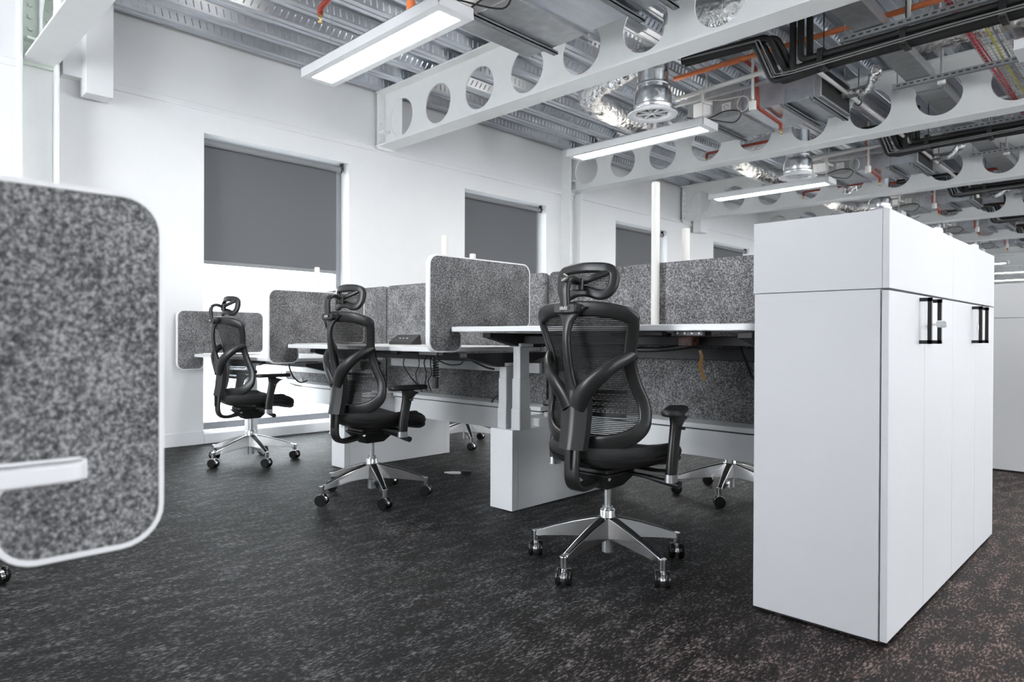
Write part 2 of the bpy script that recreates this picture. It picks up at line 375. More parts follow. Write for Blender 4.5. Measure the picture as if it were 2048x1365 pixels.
# pale buildings beyond the glass
def building(x, y0, y1, h, label, rows):
    r = empty('office_building', (x, (y0+y1)/2, -9)); lx = lambda o: (setattr(o, 'location', (-x, -(y0+y1)/2, 9)), o)[1]
    lx(bxo('wall', x-8, x, y0, y1, -9, h, M['ext'], r))
    lx(bxo('parapet', x-8, x+.2, y0-.2, y1+.2, h, h+.35, M['ext'], r))
    for z in rows:
        y = y0+1.2
        while y < y1-2: lx(bxo('window', x, x+.05, y, y+1.3, z, z+1.5, M['extw'], r)); y += 3.1
    tag(r, label, 'building')
building(-34, 4, 30, .75, 'low pale building beyond the glass, seen behind the desks', (-1.8, -5))
building(-52, 18, 52, 2.2, 'distant pale office block seen through the window past the low building', (.1, -3.2))
struct(bxo('ground', -90, WX-2, -30, 70, -9.1, -9, M['ext']))

# ------------------------------------------------------------------ storage units
def storage(y0, x0, x1, label, boxlabel, grp, keyed=False):
    w_ = .80; r = empty('storage_cabinet', ((x0+x1)/2, y0+w_/2, 0)); ox, oy = (x0+x1)/2, y0+w_/2
    L = lambda o: (setattr(o, 'location', (-ox, -oy, 0)), o)[1]
    y1 = y0+w_; zt = 1.067
    L(bxo('carcass', x0, x1-.024, y0, y1-.001, .012, zt, M['cab'], r, .0015))
    L(bxo('top_rail', x0-.0006, x1-.0235, y0-.0006, y1-.001, zt-.030, zt-.0285, M['greym'], r))
    for i in (0, 1):
        a, b = (y0+.001, y0+w_/2-.0015) if i == 0 else (y0+w_/2+.0015, y1-.001)
        d = L(bxo('door', x1-.020, x1, a, b, .014, zt-.004, M['cab'], r, .0015))
        hy = y0+w_/2+(-.065 if i == 0 else .062)
        m = MB(); zz = (.908, 1.048)
        for z in zz: m.box(x1, x1+.036, hy-.006, hy+.006, z-.006, z+.006)
        m.box(x1+.024, x1+.036, hy-.006, hy+.006, zz[0]-.006, zz[1]+.006)
        m.build('handle', M['shelf'], d, smooth=0)
        if i == 1:
            lk = MB().cyl((x1, hy-.03, .968), (x1+.006, hy-.03, .968), .011, 18).build('lock', M['chrome'], d)
            if keyed:
                MB().cyl((x1+.005, hy-.03, .968), (x1+.028, hy-.03, .968), .0035, 8).box(x1+.012, x1+.03, hy-.032, hy-.028, .963, .973).build('key', M['chrome'], d)
                MB().prism(rrect(x1+.026, x1+.058, .957, .981, .008), hy-.035, hy-.025, 'Y').build('key_grip', M['key'], d, .002)
    L(bxo('plinth', x0+.02, x1-.05, y0+.02, y1-.02, 0, .014, M['black'], r))
    tag(r, label, 'cabinet', grp)
    t = empty('planter_box', (ox, oy, zt)); T = lambda o: (setattr(o, 'location', (-ox, -oy, -zt)), o)[1]
    z0, z1 = zt+.002, 1.304; m = .018
    mb = MB().box(x0-.004, x1-m-.0005, y0-.001, y0+m, z0, z1).box(x0-.004, x1-m-.0005, y1-m, y1-.0015, z0, z1).box(x0-.004, x0+m, y0+m, y1-m, z0, z1).box(x0+m, x1-m, y0+m, y1-m, z0, z0+.01)
    T(mb.build('box', M['cab'], t, .001)); T(bxo('front_panel', x1-m, x1+.0005, y0-.001, y1-.002, z0, z1, M['cab'], t, .0015))
    tag(t, boxlabel, 'planter', grp.replace('cabinets', 'boxes') if grp else None)
storage(2.212, -1.022, -.610, 'white two-door cabinet nearest the camera, key with clear grip in its lock', 'white open box on top of the nearest cabinet', None, True)
storage(3.013, -1.022, -.610, 'white two-door cabinet just behind the nearest one, round lock without a key', 'white open box on top of the second cabinet', None)
storage(5.758, -1.022, -.610, 'white cabinet in the next row, seen past the right side of the near pair', 'white box on top of the cabinet in the next row', None)

# ------------------------------------------------------------------ desks
def stage_leg(x, y, ztop, z0=.43, stages=(.54, .70)):
    """telescopic column: three nested square tubes, widest at the bottom"""
    m = MB(); zs = [z0]+[min(s, ztop-.04) for s in stages]+[ztop]
    for i, (a, b) in enumerate(zip(zs, zs[1:])):
        d = .033-.0035*i; e = .044-.0035*i
        m.prism(rrect(x-d, x+d, y-e, y+e, .006, 3), a+(.0 if i == 0 else -.02), b, 'Z')
    return m
def desk(x0, x1, side, zt, label, yf=2.245, yb=2.985, legs=None, freeleg=None, rail='greym', cabinet=False):
    """side -1: front edge towards the camera (low Y); +1: mirrored about the screen line"""
    YC = 3.012; fy = lambda y: y if side < 0 else 2*YC-y
    cx, cy = (x0+x1)/2, fy((yf+yb)/2); r = empty('desk', (cx, cy, 0)); L = lambda o: (setattr(o, 'location', (-cx, -cy, 0)), o)[1]
    ya, yb_ = sorted((fy(yf), fy(yb)))
    rr = [.03 if side < 0 else .004]*2+[.03 if side > 0 else .004]*2
    L(MB().prism(rrect(x0+.004, x1-.004, ya, yb_, rr, 5), zt-.025, zt, 'Z').build('tabletop', M['white'], r, .006, seg=3))
    lx = legs or (x0+.165, x1-.055)
    for i, x in enumerate(lx):
        y = fy(2.60)
        L(stage_leg(x, y, zt-.10).build('leg', M['greym'], r, .0015))
        m = MB(); s = 1 if side < 0 else -1
        # tapering black bracket under the top
        a = [(fy(yf)+s*.10, zt-.030), (fy(yf)+s*.10, zt-.052), (fy(yf)+s*.33, zt-.105), (fy(yf)+s*.50, zt-.105), (fy(yf)+s*.70, zt-.055), (fy(yf)+s*.70, zt-.030)]
        m.prism(a, x-.028, x+.028, 'X')
        L(m.build('bracket', M['dbar'], r, .002))
        L(MB().prism(rrect(x-.045, x+.045, y-.05, y+.05, .008, 3), zt-.102, zt-.084, 'Z').build('leg_plate', M['greym'], r, .002))
    yy = fy(2.60)
    L(bxo('cross_rail', min(lx)+.03, max(lx)-.03, yy-.02, yy+.02, zt-.085, zt-.045, M['dbar'], r, .003))
    ym = fy(2.90)
    L(bxo('cable_rail', min(lx)+.03, max(lx)-.03, ym-.012, ym+.012, zt-.155, zt-.098, M[rail], r, .003))
    L(bxo('control_box', cx-.12, cx+.16, fy(2.74)-.05, fy(2.74)+.05, zt-.065, zt-.028, M['black'], r, .004))
    L(bxo('handset', cx+.30, cx+.44, fy(yf)+(.01 if side < 0 else -.05), fy(yf)+(.05 if side < 0 else -.01), zt-.045, zt-.026, M['black'], r, .004))
    return tag(r, label, 'desk')
DX = [(-5.847, -4.290), (-4.257, -2.690), (-2.656, -1.045)]
desk(*DX[2], -1, .970, 'white raised desk between the nearest chair and the storage cabinets', legs=(-2.482, -1.12), rail='dbar')
desk(*DX[1], -1, .866, 'white height-adjustable desk in the middle of the row, dark wedge device on it', yf=2.18, legs=(-4.09, -2.584))
desk(*DX[0], -1, .768, 'white low desk nearest the bright window, in the row', yf=2.17, legs=(-5.70, -4.187))
desk(*DX[2], 1, .752, 'white desk on the far side of the screens, behind the raised desk', legs=(-2.482, -1.12))
desk(*DX[1], 1, .752, 'white desk on the far side of the screens, middle of the row', legs=(-4.09, -2.584))
desk(*DX[0], 1, .752, 'white desk on the far side of the screens, nearest the window', legs=(-5.70, -4.187))

# white housings that carry the legs, one at every desk joint
def housing(x, label, y0=2.535, y1=3.485):
    cy = (y0+y1)/2
    r = empty('leg_housing', (x, cy, 0)); L = lambda o: (setattr(o, 'location', (-x, -cy, 0)), o)[1]
    a, b = x-.083, x+.083
    L(bxo('body', a, b, y0+.045, y1-.045, .004, .43, M['whitem'], r, .002))
    for q in (0, 1):
        ya, yb = (y0, y0+.044) if q == 0 else (y1-.044, y1)
        L(bxo('end_cover', a, b, ya, yb, .004, .43, M['whitem'], r, .002))
    L(bxo('cable_cover', a+.004, b-.004, y0+.22, y1-.22, .43, .475, M['whitem'], r, .002))
    L(MB().box(b-.05, b-.01, y0+.30, y0+.40, .475, .50).build('socket_block', M['wpipe'], r, .003))
    return tag(r, label, 'desk base')
housing(-2.565, 'white box-shaped leg base on the carpet left of the nearest chair')
housing(-4.19, 'white box-shaped leg base behind the middle chair')
# free-standing legs at the window end
for y, l in ((2.60, 'white desk leg standing before the bright window, nearer the aisle'), (3.42, 'white desk leg standing before the window on the far side of the screens')):
    m = stage_leg(-5.70, y, .50, z0=.006, stages=(.36, .45)); m.box(-5.74, -5.66, y-.05, y+.05, .0, .007)
    o = m.build('leg_sleeve', M['whitem'], None, .0015); tag(o, l, 'desk leg', None)
# long white trunking beams carrying screens
def trunk(x0, x1, label):
    cx = (x0+x1)/2; r = empty('cable_trunking', (cx, 3.0, .36)); L = lambda o: (setattr(o, 'location', (-cx, -3.0, -.36)), o)[1]
    L(bxo('beam', x0, x1, 2.955, 3.07, .350, .478, M['whitem'], r, .004))
    L(bxo('shadow_gap', x0, x1, 2.963, 3.06, .476, .486, M['black'], r))
    L(MB().prism([(2.940, .486), (3.085, .486), (3.085, .510), (3.03, .524), (2.995, .524), (2.94, .510)], x0, x1, 'X').build('lid', M['whitem'], r, .002))
    return tag(r, label, 'cable trunking')
trunk(-2.48, -1.05, 'white horizontal trunking under the raised desk beside the cabinets')
trunk(-4.105, -2.65, 'white horizontal trunking under the middle desk')
trunk(-5.66, -4.275, 'white horizontal trunking under the desk by the window')

# fabric screens
def divider(x0, x1, label):
    cx = (x0+x1)/2; z0, z1 = .526, 1.300; r = empty('divider_screen', (cx, 3.012, z0))
    L = lambda o: (setattr(o, 'location', (-cx, -3.012, -z0)), o)[1]
    L(MB().prism(rrect(x0+.006, x1-.006, z0, z1, .035), 2.996, 3.026, 'Y').build('panel', M['felt'], r, .004))
    o_ = rrect(x0+.005, x1-.005, z0-.001, z1+.001, .036); i_ = rrect(x0+.012, x1-.012, z0+.006, z1-.006, .03)
    L(MB().ring(o_, i_, 2.9945, 2.998, 'Y').build('edge_seam', M['felt'], r, 0))
    for x in (x0+.3, x1-.3): L(bxo('clamp', x-.03, x+.03, 2.99, 3.035, .512, .545, M['dbar'], r, .003))
    return tag(r, label, 'screen')
divider(-2.640, -1.03, 'wide grey felt divider screen behind the nearest chair, beside the cabinets')
divider(-4.262, -2.648, 'wide grey felt divider screen behind the middle desk')
divider(-5.86, -4.27, 'wide grey felt divider screen nearest the bright window')
def side_screen(x, y0, zt, label, sgn=1, slot=.175):
    """notched privacy screen clipped over the end of a desk; zt = tabletop height"""
    y1 = y0+.735; zT, zB = zt+.365, zt-.130; rr = .055; nb = y0+(.215 if sgn > 0 else .202)
    def outline(e):
        a, b, zb, z1 = y0+e, y1-e, zB+e, zT-e; k = 7; out = []
        def arc(cx, cy, r, a0, a1):
            for i in range(k+1): t = a0+(a1-a0)*i/k; out.append((cx+r*cos(t), cy+r*sin(t)))
        r_ = rr-e; n_ = nb-e; zn = zt-.0255
        arc(a+r_, zb+r_, r_, pi, 1.5*pi); arc(n_-r_*.9, zb+r_*.9, r_*.9, 1.5*pi, 2*pi); arc(n_-.02, zn-.02, .02, 0, .5*pi)
        # slot for the tabletop, then up the upper panel
        out.append((a+slot, zn)); out.append((a+slot, zt+.001+e*.5)); 
        arc(b-r_*.7, zt+.003+e+r_*.7, r_*.7, 1.5*pi, 2*pi); arc(b-r_, z1-r_, r_, 0, .5*pi); arc(a+r_, z1-r_, r_, .5*pi, pi)
        return out
    r = empty('side_screen', (x, (y0+y1)/2, zt)); L = lambda o: (setattr(o, 'location', (-x, -(y0+y1)/2, -zt)), o)[1]
    O, I = outline(0), outline(.007)
    mir = (lambda p: p) if sgn > 0 else (lambda p: (y0+y1-p[0], p[1]))
    if sgn < 0: O = [mir(p) for p in O]; I = [mir(p) for p in I]
    L(MB().ring(O, I, x-.015, x+.015, 'X').build('edge_trim', M['white'], r, .003))
    L(MB().prism(I, x-.0135, x+.0135, 'X').build('felt_panel', M['felt'], r, 0, smooth=30))
    return tag(r, label, 'screen')
side_screen(-2.675, 2.122, .970, 'grey felt side screen with white edge at the left end of the raised desk')
side_screen(-4.275, 2.06, .866, 'grey felt side screen with white edge left of the middle desk')
side_screen(-5.865, 2.045, .768, 'grey felt side screen nearest the window, behind the farthest chair')

# white poles rising from the desks
def pole(x, y, z, label):
    r = empty('desk_pole', (x, y, z)); 
    MB().lathe([(0, .008), (.021, .008), (.021, .728), (.018, .733), (0, .733)], n=28).build('tube', M['wpipe'], r)
    MB().lathe([(0, 0), (.034, 0), (.034, .006), (.022, .01), (0, .01)], n=28).build('base_collar', M['wpipe'], r)
    return tag(r, label, 'pole')
pole(-1.885, 2.952, .970, 'tall white pole standing on the raised desk behind the nearest chair')
pole(-3.53, 2.945, .866, 'short white pole rising behind the side screen of the raised desk')
pole(-5.18, 2.93, .768, 'white pole in front of the bright window')
pole(-1.82, 3.135, .752, 'white pole far behind the raised desk, left of the cabinet')
pole(-3.43, 3.11, .752, 'shortest white pole stub peeking over the side screen of the raised desk')
pole(-4.97, 3.105, .752, 'white pole at the right edge of the bright window')

# ------------------------------------------------------------------ foreground desk at the left edge
r = side_screen(-1.058, -.388, .752, 'large blurred grey felt side screen filling the left foreground', sgn=-1, slot=.0965)
def fdesk(x0, x1, yf, yb, zt, label):
    cx, cy = (x0+x1)/2, (yf+yb)/2; r = empty('desk', (cx, cy, 0)); L = lambda o: (setattr(o, 'location', (-cx, -cy, 0)), o)[1]
    L(MB().prism(rrect(x0, x1, yb, yf, [.004, .004, .03, .03], 5), zt-.025, zt, 'Z').build('tabletop', M['white'], r, .006, seg=3))
    for x in (x0+.15, x1-.25):
        L(stage_leg(x, yf-.36, zt-.10, .0, (.36, .6)).build('leg', M['greym'], r, .0015))
        L(bxo('bracket', x-.028, x+.028, yb+.05, yf-.1, zt-.10, zt-.028, M['dbar'], r, .002))
    return tag(r, label, 'desk')
fdesk(-2.65, -1.022, .25, -.49, .752, 'white desk end poking through the blurred foreground screen')

# ------------------------------------------------------------------ small things
def wedge(x, y, z, rz):
    r = empty('desk_console', (x, y, z), rz)
    MB().prism([(-.05, 0), (.055, 0), (.045, .066), (.035, .068), (-.05, .018)], -.10, .10, 'X').build('housing', M['dbar'], r, .004)
    m = MB()
    for i in range(3): m.box(-.04+i*.03, -.026+i*.03, -.012, .0, .040, .0455)
    m.build('buttons', M['greym'], r)
    MB().prism([(-.035, .020), (.045, .020), (.038, .055), (-.035, .02)][:3], .1, .1015, 'X').build('end_face', M['black'], r)
    return tag(r, 'small dark wedge-shaped device standing on the middle white desk', 'device')
wedge(-3.72, 2.76, .866, radians(12))
r = empty('cable_connector', (-3.45, 3.0, 0), radians(35)); r.scale = (.72, .72, .72)
MB().prism([(-.13, -.01), (-.06, -.045), (.02, -.04), (.04, -.02), (.04, .02), (.0, .035), (-.06, .03)], .001, .014, 'Z').build('flat_lead', M['white'], r, .004)
MB().box(.035, .10, -.024, .024, .0, .03).build('plug', M['black'], r, .004); MB().box(.09, .13, -.018, .018, .0, .028).build('strain_relief', M['black'], r, .004)
tag(r, 'small white flat lead with a black plug lying on the carpet', 'connector')
def cable(name, pts, rad, m, label, cat='cable', grp=None):
    o = MB().tube(spline(pts, 7), rad, 7, cap=True).build(name, M[m]); return tag(o, label, cat, grp)
cable('cable', [(-1.20, 2.75, .88), (-1.17, 2.6, .83), (-1.13, 2.5, .80), (-1.12, 2.55, .765), (-1.16, 2.6, .745), (-1.24, 2.68, .75), (-1.30, 2.75, .80), (-1.36, 2.8, .885)], .006, 'black', 'thick black cable looping under the raised desk near the cabinet')
cable('cable', [(-1.95, 2.62, .895), (-1.82, 2.60, .868), (-1.66, 2.60, .866), (-1.50, 2.60, .882), (-1.42, 2.6, .90), (-1.30, 2.62, .89)], .011, 'black', 'black braided cable bundle slung beneath the raised desk top')
pts = [(-1.595+.013*sin(t*.9), 2.50+.012*cos(t*.9), .83-.004*t) for t in range(0, 16)]
m = MB(); n0 = 26; P_ = [(-1.385+.006*sin(i*.35)+.0006*i, 2.50, .868-.0050*i) for i in range(n0)]
m.sweep([Vector(p) for p in P_], [(.010*(1-.35*abs(i-12)/13), .0012) for i in range(n0)], 6, up=[(.15+.03*i, -1, 0) for i in range(n0)])
tag(m.build('packing_tape', M['tape']), 'strip of brown tape hanging below the raised desk', 'tape')
tag(bxo('taped_packet', -1.485, -1.42, 2.50, 2.56, .885, .925, M['packet'], None, .003), 'crumpled brown-taped packet stuck under the raised desk', 'packet')
m = MB(); m.prism(rrect(-1.37, -1.24, 2.27, 2.33, .01), .926, .943, 'Z')
o = m.build('desk_controller', M['black'], None, .002); tag(o, 'black height controller under the raised desk edge near the cabinet', 'controller')
m = MB()
for i in range(4): m.cyl((-1.35+i*.03, 2.268, .936), (-1.35+i*.03, 2.271, .936), .004, 8)
m.build('button_row', M['greym'], o)
cable('cable', [(-3.20, 2.55, .82), (-3.18, 2.5, .77), (-3.16, 2.5, .70), (-3.17, 2.5, .64), (-3.18, 2.52, .60)], .0035, 'black', 'thin black cable hanging under the middle desk, left of the coiled one', grp=None)
cable('cable', [(-3.14, 2.52, .81), (-3.12, 2.5, .76), (-3.10, 2.49, .70), (-3.13, 2.49, .66), (-3.115, 2.5, .60)], .0035, 'black', 'second thin black cable hanging straight under the middle desk')
coil = [(-2.83+.016*cos(t*1.25), 2.30+.016*sin(t*1.25), .815-.0028*t) for t in range(0, 44)]
o = MB().tube([(-2.83, 2.32, .84)]+coil, .004, 6).cyl((-2.828, 2.30, .70), (-2.828, 2.30, .645), .017, 10).build('coiled_cable', M['black']); tag(o, 'black coiled cable hanging below the side screen of the raised desk', 'cable')
cable('cable', [(-3.10, 2.45, .83), (-3.0, 2.45, .79), (-2.90, 2.45, .765), (-2.80, 2.45, .77), (-2.78, 2.45, .80), (-2.84, 2.45, .83)], .004, 'black', 'black cable looping beneath the middle desk beside the leg columns')
cable('cable', [(-2.98, 2.6, .82), (-2.86, 2.6, .78), (-2.75, 2.6, .75), (-2.69, 2.6, .742)], .006, 'black', 'short thick black lead drooping toward the leg columns')
cable('cable', [(-3.05, 2.93, .512), (-3.02, 2.93, .545), (-2.95, 2.93, .56), (-2.87, 2.93, .545), (-2.82, 2.93, .512)], .005, 'black', 'black cable loop resting on the trunking behind the nearest leg base')
cable('cable', [(-4.75, 2.45, .735), (-4.70, 2.44, .67), (-4.64, 2.44, .615), (-4.55, 2.44, .585), (-4.45, 2.44, .60)], .0055, 'black', 'black cable with a grey plug hanging behind the middle chair')
cable('cable', [(-4.56, 2.3, .735), (-4.54, 2.3, .68), (-4.57, 2.3, .63), (-4.50, 2.32, .59), (-4.38, 2.36, .57)], .003, 'black', 'thin black cable dangling above the farthest armrest')
cable('cable', [(-3.50, 2.6, .80), (-3.52, 2.6, .74), (-3.49, 2.62, .68), (-3.45, 2.65, .62), (-3.43, 2.68, .57)], .004, 'black', 'black cable curving down over the lower screen under the middle desk')
cable('cable', [(-2.99, 2.3, .835), (-2.97, 2.3, .77), (-3.0, 2.3, .71), (-2.97, 2.3, .64)], .003, 'black', 'thin wavy black cable left of the coiled cable')
o = bxo('power_strip', -3.13, -2.97, 2.42, 2.47, .815, .838, M['greym'], None, .004); tag(o, 'grey socket strip fixed under the middle desk near the side screen', 'power strip')

# ------------------------------------------------------------------ task chair
YC_T = [(.45, -.185), (.49, -.185), (.58, -.168), (.68, -.155), (.78, -.165), (.90, -.20), (1.05, -.255)]
def yc(z): return interp(YC_T, z)
def surf(x, z, off=0): return Vector((x, yc(z)+1.50*x*x+off, z))
WO = [(.488, .00), (.492, .09), (.505, .155), (.53, .205), (.57, .240), (.62, .250), (.68, .240), (.74, .220), (.80, .208), (.86, .212), (.92, .228), (.97, .239), (1.005, .232), (1.03, .198), (1.045, .13), (1.052, .0)]
def whalf(z): return interp([(a, b) for a, b in WO], z)
def make_chair():
    r = empty('task_chair')
    # base
    b = MB(); s_ = []
    b.lathe([(0, .225), (.029, .225), (.031, .220), (.031, .19), (.036, .182), (.038, .118), (.030, .108), (0, .108)], n=28)
    for k in range(5):
        a = 2*pi*k/5; c, s = cos(a), sin(a)
        def q(rad, w_, z0, z1, c=c, s=s): return [(rad*c+w_*s, rad*s-w_*c, z0), (rad*c-w_*s, rad*s+w_*c, z0), (rad*c-w_*.8*s, rad*s+w_*.8*c, z1), (rad*c+w_*.8*s, rad*s-w_*.8*c, z1)]
        v = []
        for t_ in ((.02, .026, .110, .196), (.06, .025, .111, .187), (.14, .0215, .104, .165), (.22, .018, .095, .139), (.290, .0150, .086, .113), (.312, .0135, .086, .106)): v += q(*t_)
        b.add(v, [(i*4+j, i*4+(j+1) % 4, i*4+4+(j+1) % 4, i*4+4+j) for i in range(5) for j in range(4)]+[(3, 2, 1, 0), (20, 21, 22, 23)])
        b.cyl((.308*c, .308*s, .108), (.308*c, .308*s, .064), .0150, 14)
    base = b.build('star_base', M['chrome'], r, .0025)
    for k in range(5):
        a = 2*pi*k/5; c, s = cos(a), sin(a); m = MB()
        q = lambda rad, w_, z: [(rad*c+w_*s, rad*s-w_*c, z), (rad*c-w_*s, rad*s+w_*c, z)]
        p = [(.042, .0125, .1915), (.06, .0125, .1875), (.14, .0115, .1655), (.22, .0095, .1395), (.283, .0075, .1165)]
        for (r0, w0, z0), (r1, w1, z1) in zip(p, p[1:]):
            A = q(r0, w0, z0)+q(r0, w0, z0+.0025)[::-1]; B = q(r1, w1, z1)+q(r1, w1, z1+.0025)[::-1]; m.hexa(A, B)
        m.build('inlay', M['black'], base, 0, smooth=0)
    MB().lathe([(0, .052), (.022, .052), (.022, .236), (.014, .236), (.014, .355), (0, .355)], n=24).build('gas_lift', M['galm'], r)
    for k in range(5):
        a = 2*pi*k/5; cst = MB()
        cst.cyl((0, 0, .030), (0, 0, .0), .006, 10).lathe([(.0, -.004), (.011, -.004), (.012, -.012), (0, -.014)], n=14)
        h = [(.022*cos(t)*1.05, .023*sin(t)-.032) for t in [radians(x) for x in range(-20, 201, 20)]]
        cst.prism([(.030*cos(radians(t)), -.036+.0275*sin(radians(t))) for t in range(-15, 196, 15)], -.0085, .0085, 'Y')
        co = cst.build('caster', M['chrome'], r, .002); co.location = (.308*cos(a), .308*sin(a), .066); co.rotation_euler = (0, 0, a+.6)
        for sy in (-1, 1):
            y0, y1 = sorted((sy*.0095, sy*.0285)); t = .0315
            wl = MB().lathe([(0, y0), (t-.002, y0), (t, y0+.003), (t, y1-.003), (t-.003, y1), (t-.012, y1+(.001 if sy > 0 else -.0)), (0, y1)], (0, 0, -.0345), 28, 'Y').build('wheel', M['gloss'], co, 0, smooth=50)
    # mechanism
    m = MB(); m.hexa([(-.04, -.06, .315), (.04, -.06, .315), (.035, .06, .315), (-.035, .06, .315)], [(-.085, -.13, .385), (.085, -.13, .385), (.085, .12, .385), (-.085, .12, .385)])
    m.box(-.075, .075, -.115, .13, .385, .405).cyl((-.075, -.10, .372), (.075, -.10, .372), .012, 12).box(-.11, .11, .02, .09, .392, .41)
    mech = m.build('tilt_mechanism', M['black'], r, .006)
    MB().cyl((.07, -.102, .372), (.078, -.102, .372), .009, 12).cyl((.03, -.07, .335), (.036, -.07, .335), .006, 10).build('bolt', M['chrome'], mech)
    MB().sweep([(.06, .03, .378), (.16, .035, .372), (.25, .04, .362), (.30, .042, .358)], [(.007, .007), (.008, .008), (.013, .013), (.017, .015)], 12).build('lever', M['black'], r)
    MB().tube(spline([(.10, .02, .40), (.16, .06, .375), (.20, .03, .388), (.24, .05, .395)], 6), .0025, 6).tube(spline([(.12, .05, .405), (.17, .09, .378), (.22, .07, .395)], 6), .0025, 6).build('tilt_cable', M['black'], r)
    # seat
    def seat_mesh(layers, topz):
        m = MB(); n = 56; rings = []
        for (sc, z) in layers:
            ring = []
            for i in range(n):
                th = 2*pi*i/n; cx, cy = cos(th), sin(th); e = 2/3.0
                x = .248*math.copysign(abs(cx)**e, cx); y = .245*math.copysign(abs(cy)**e, cy)
                x *= 1-.10*max(0, -y/.245); x *= sc; y = y*sc+.04
                zz = z-.055*max(0, (y-.12)/.165)**2+.022*(x/.25)**2*(1 if y < .15 else .5)+.012*max(0, -(y+.05)/.15)
                ring.append((x, y, zz))
            rings.append(ring)
        v = [p for q in rings for p in q]; f = []
        for k in range(len(rings)-1):
            for i in range(n): j = (i+1) % n; f.append((k*n+i, k*n+j, (k+1)*n+j, (k+1)*n+i))
        f.append(tuple(range(n))); 
        c = len(v); last = (len(rings)-1)*n; v.append((0, .04, topz))
        for i in range(n): f.append((last+i, last+(i+1) % n, c))
        return m.add(v, f)
    seat_mesh([(.80, .432), (.93, .440), (.985, .452), (1.0, .466), (.985, .478), (.93, .486), (.8, .484), (.6, .478), (.3, .474)], .473).build('seat', M['seat'], r, smooth=60)
    seat_mesh([(.60, .402), (.80, .408), (.93, .420), (.985, .434), (.99, .442), (.90, .442)], .442).build('seat_pan', M['chairp'], r, smooth=60)
    # back frame ring
    zs = [a for a, _ in WO]; right = [(b, a) for a, b in WO]; loop = right+[(-b, a) for a, b in reversed(WO[1:-1])]
    inset = .024
    path = []; N_ = len(loop)
    for i, (x, z) in enumerate(loop):
        x0_, z0_ = loop[i-1]; x1_, z1_ = loop[(i+1) % N_]; tx, tz = x1_-x0_, z1_-z0_; l = math.hypot(tx, tz); nx, nz = -tz/l, tx/l
        px, pz = x+nx*inset, z+nz*inset; path.append(surf(px, pz))
    path = spline(path, 4, True)
    ups = []
    for p in path: ups.append(Vector((-3.0*p.x, 1, .2)).normalized())
    sec = []
    for p in path:
        wd = .024 if p.z < .98 else .029
        if p.z < .60: wd = interp([(.50, .036), (.60, .025)], p.z)
        sec.append((wd, .0115))
    bf = MB().sweep(path, sec, 14, closed=True, up=ups, power=3.4).build('back_frame', M['chairp'], r, smooth=70)
    # woven back: horizontal strands
    m = MB(); z = .515; K = 12
    while z < 1.03:
        w_ = whalf(z)-.034
        if w_ > .03:
            v = []; 
            for i in range(K+1):
                x = -w_+2*w_*i/K
                for dz_, dy in ((-.00255, 0), (.00255, 0)): v.append(surf(x, z+dz_, .004+dy))
            m.add(v, [(2*i, 2*i+2, 2*i+3, 2*i+1) for i in range(K)])
        z += .0068
    bk = m.build('back_mesh', M['strand'], bf, smooth=0)
    # lumbar pad: plate with brick pattern openings
    m = MB(); rows = 7; zz0, zz1 = .632, .706; hh = (zz1-zz0)/rows
    def bar(xa, xb, za, zb, off=.012):
        n_ = max(1, int((xb-xa)/.03)); v = []
        for i in range(n_+1):
            x = xa+(xb-xa)*i/n_
            v += [surf(x, za, off), surf(x, zb, off), surf(x, zb, off+.004), surf(x, za, off+.004)]
        f = []
        for i in range(n_):
            for q in range(4): f.append((i*4+q, i*4+(q+1) % 4, i*4+4+(q+1) % 4, i*4+4+q))
        f += [(0, 1, 2, 3), (n_*4+3, n_*4+2, n_*4+1, n_*4)]
        m.add(v, f)
    XW = .158
    bar(-XW, XW, zz0-.014, zz0); bar(-XW, XW, zz1, zz1+.014)
    for k in range(1, rows): bar(-XW, XW, zz0+k*hh-.0012, zz0+k*hh+.0012)
    for k in range(rows):
        x = -XW+(0 if k % 2 else .0095)
        while x < XW: bar(x-.0016, x+.0016, zz0+k*hh, zz0+(k+1)*hh); x += .019
    lum = m.build('lumbar_support', M['lumb'], r, smooth=0)
    # Y-shaped yoke behind the back
    yk = MB()
    col = [(.496, .060, -.245), (.56, .062, -.232), (.64, .066, -.224), (.69, .064, -.226), (.72, .054, -.228)]
    def colring(z, w_, y, d=.028): return [(-w_, y+d*.9, z), (-w_*.96, y-.004, z), (-w_*.30, y-d*.75, z), (0, y-d, z), (w_*.30, y-d*.75, z), (w_*.96, y-.004, z), (w_, y+d*.9, z), (0, y+d*1.0, z)]
    v = []; f = []
    for z, w_, y in col: v += colring(z, w_, y)
    for i in range(len(col)-1):
        for q in range(8): f.append((i*8+q, i*8+(q+1) % 8, (i+1)*8+(q+1) % 8, (i+1)*8+q))
    f += [tuple(range(8)), tuple(range((len(col)-1)*8, len(col)*8))]; yk.add(v, f)
    for sx in (-1, 1):
        pth = spline([(sx*.018, -.232, .655), (sx*.045, -.238, .700), (sx*.082, -.238, .742), (sx*.128, -.220, .785), (sx*.165, -.184, .822), (sx*.190, -.140, .848), (sx*.199, -.118, .856)], 5)
        n_ = len(pth); sc = [(interp([(0, .036), (.3, .034), (.6, .025), (.85, .0215), (1, .026)], i/(n_-1)), interp([(0, .022), (.4, .017), (1, .015)], i/(n_-1))) for i in range(n_)]
        yk.sweep(pth, sc, 14, up=[(sx*-.9*i/n_, 1, .35) for i in range(n_)], power=2.3)
    pth = spline([(0, -.226, .68), (-.002, -.236, .72), (-.004, -.250, .78), (-.004, -.264, .85), (-.003, -.272, .915), (0, -.270, .965), (0, -.262, 1.00), (0, -.252, 1.03)], 5)
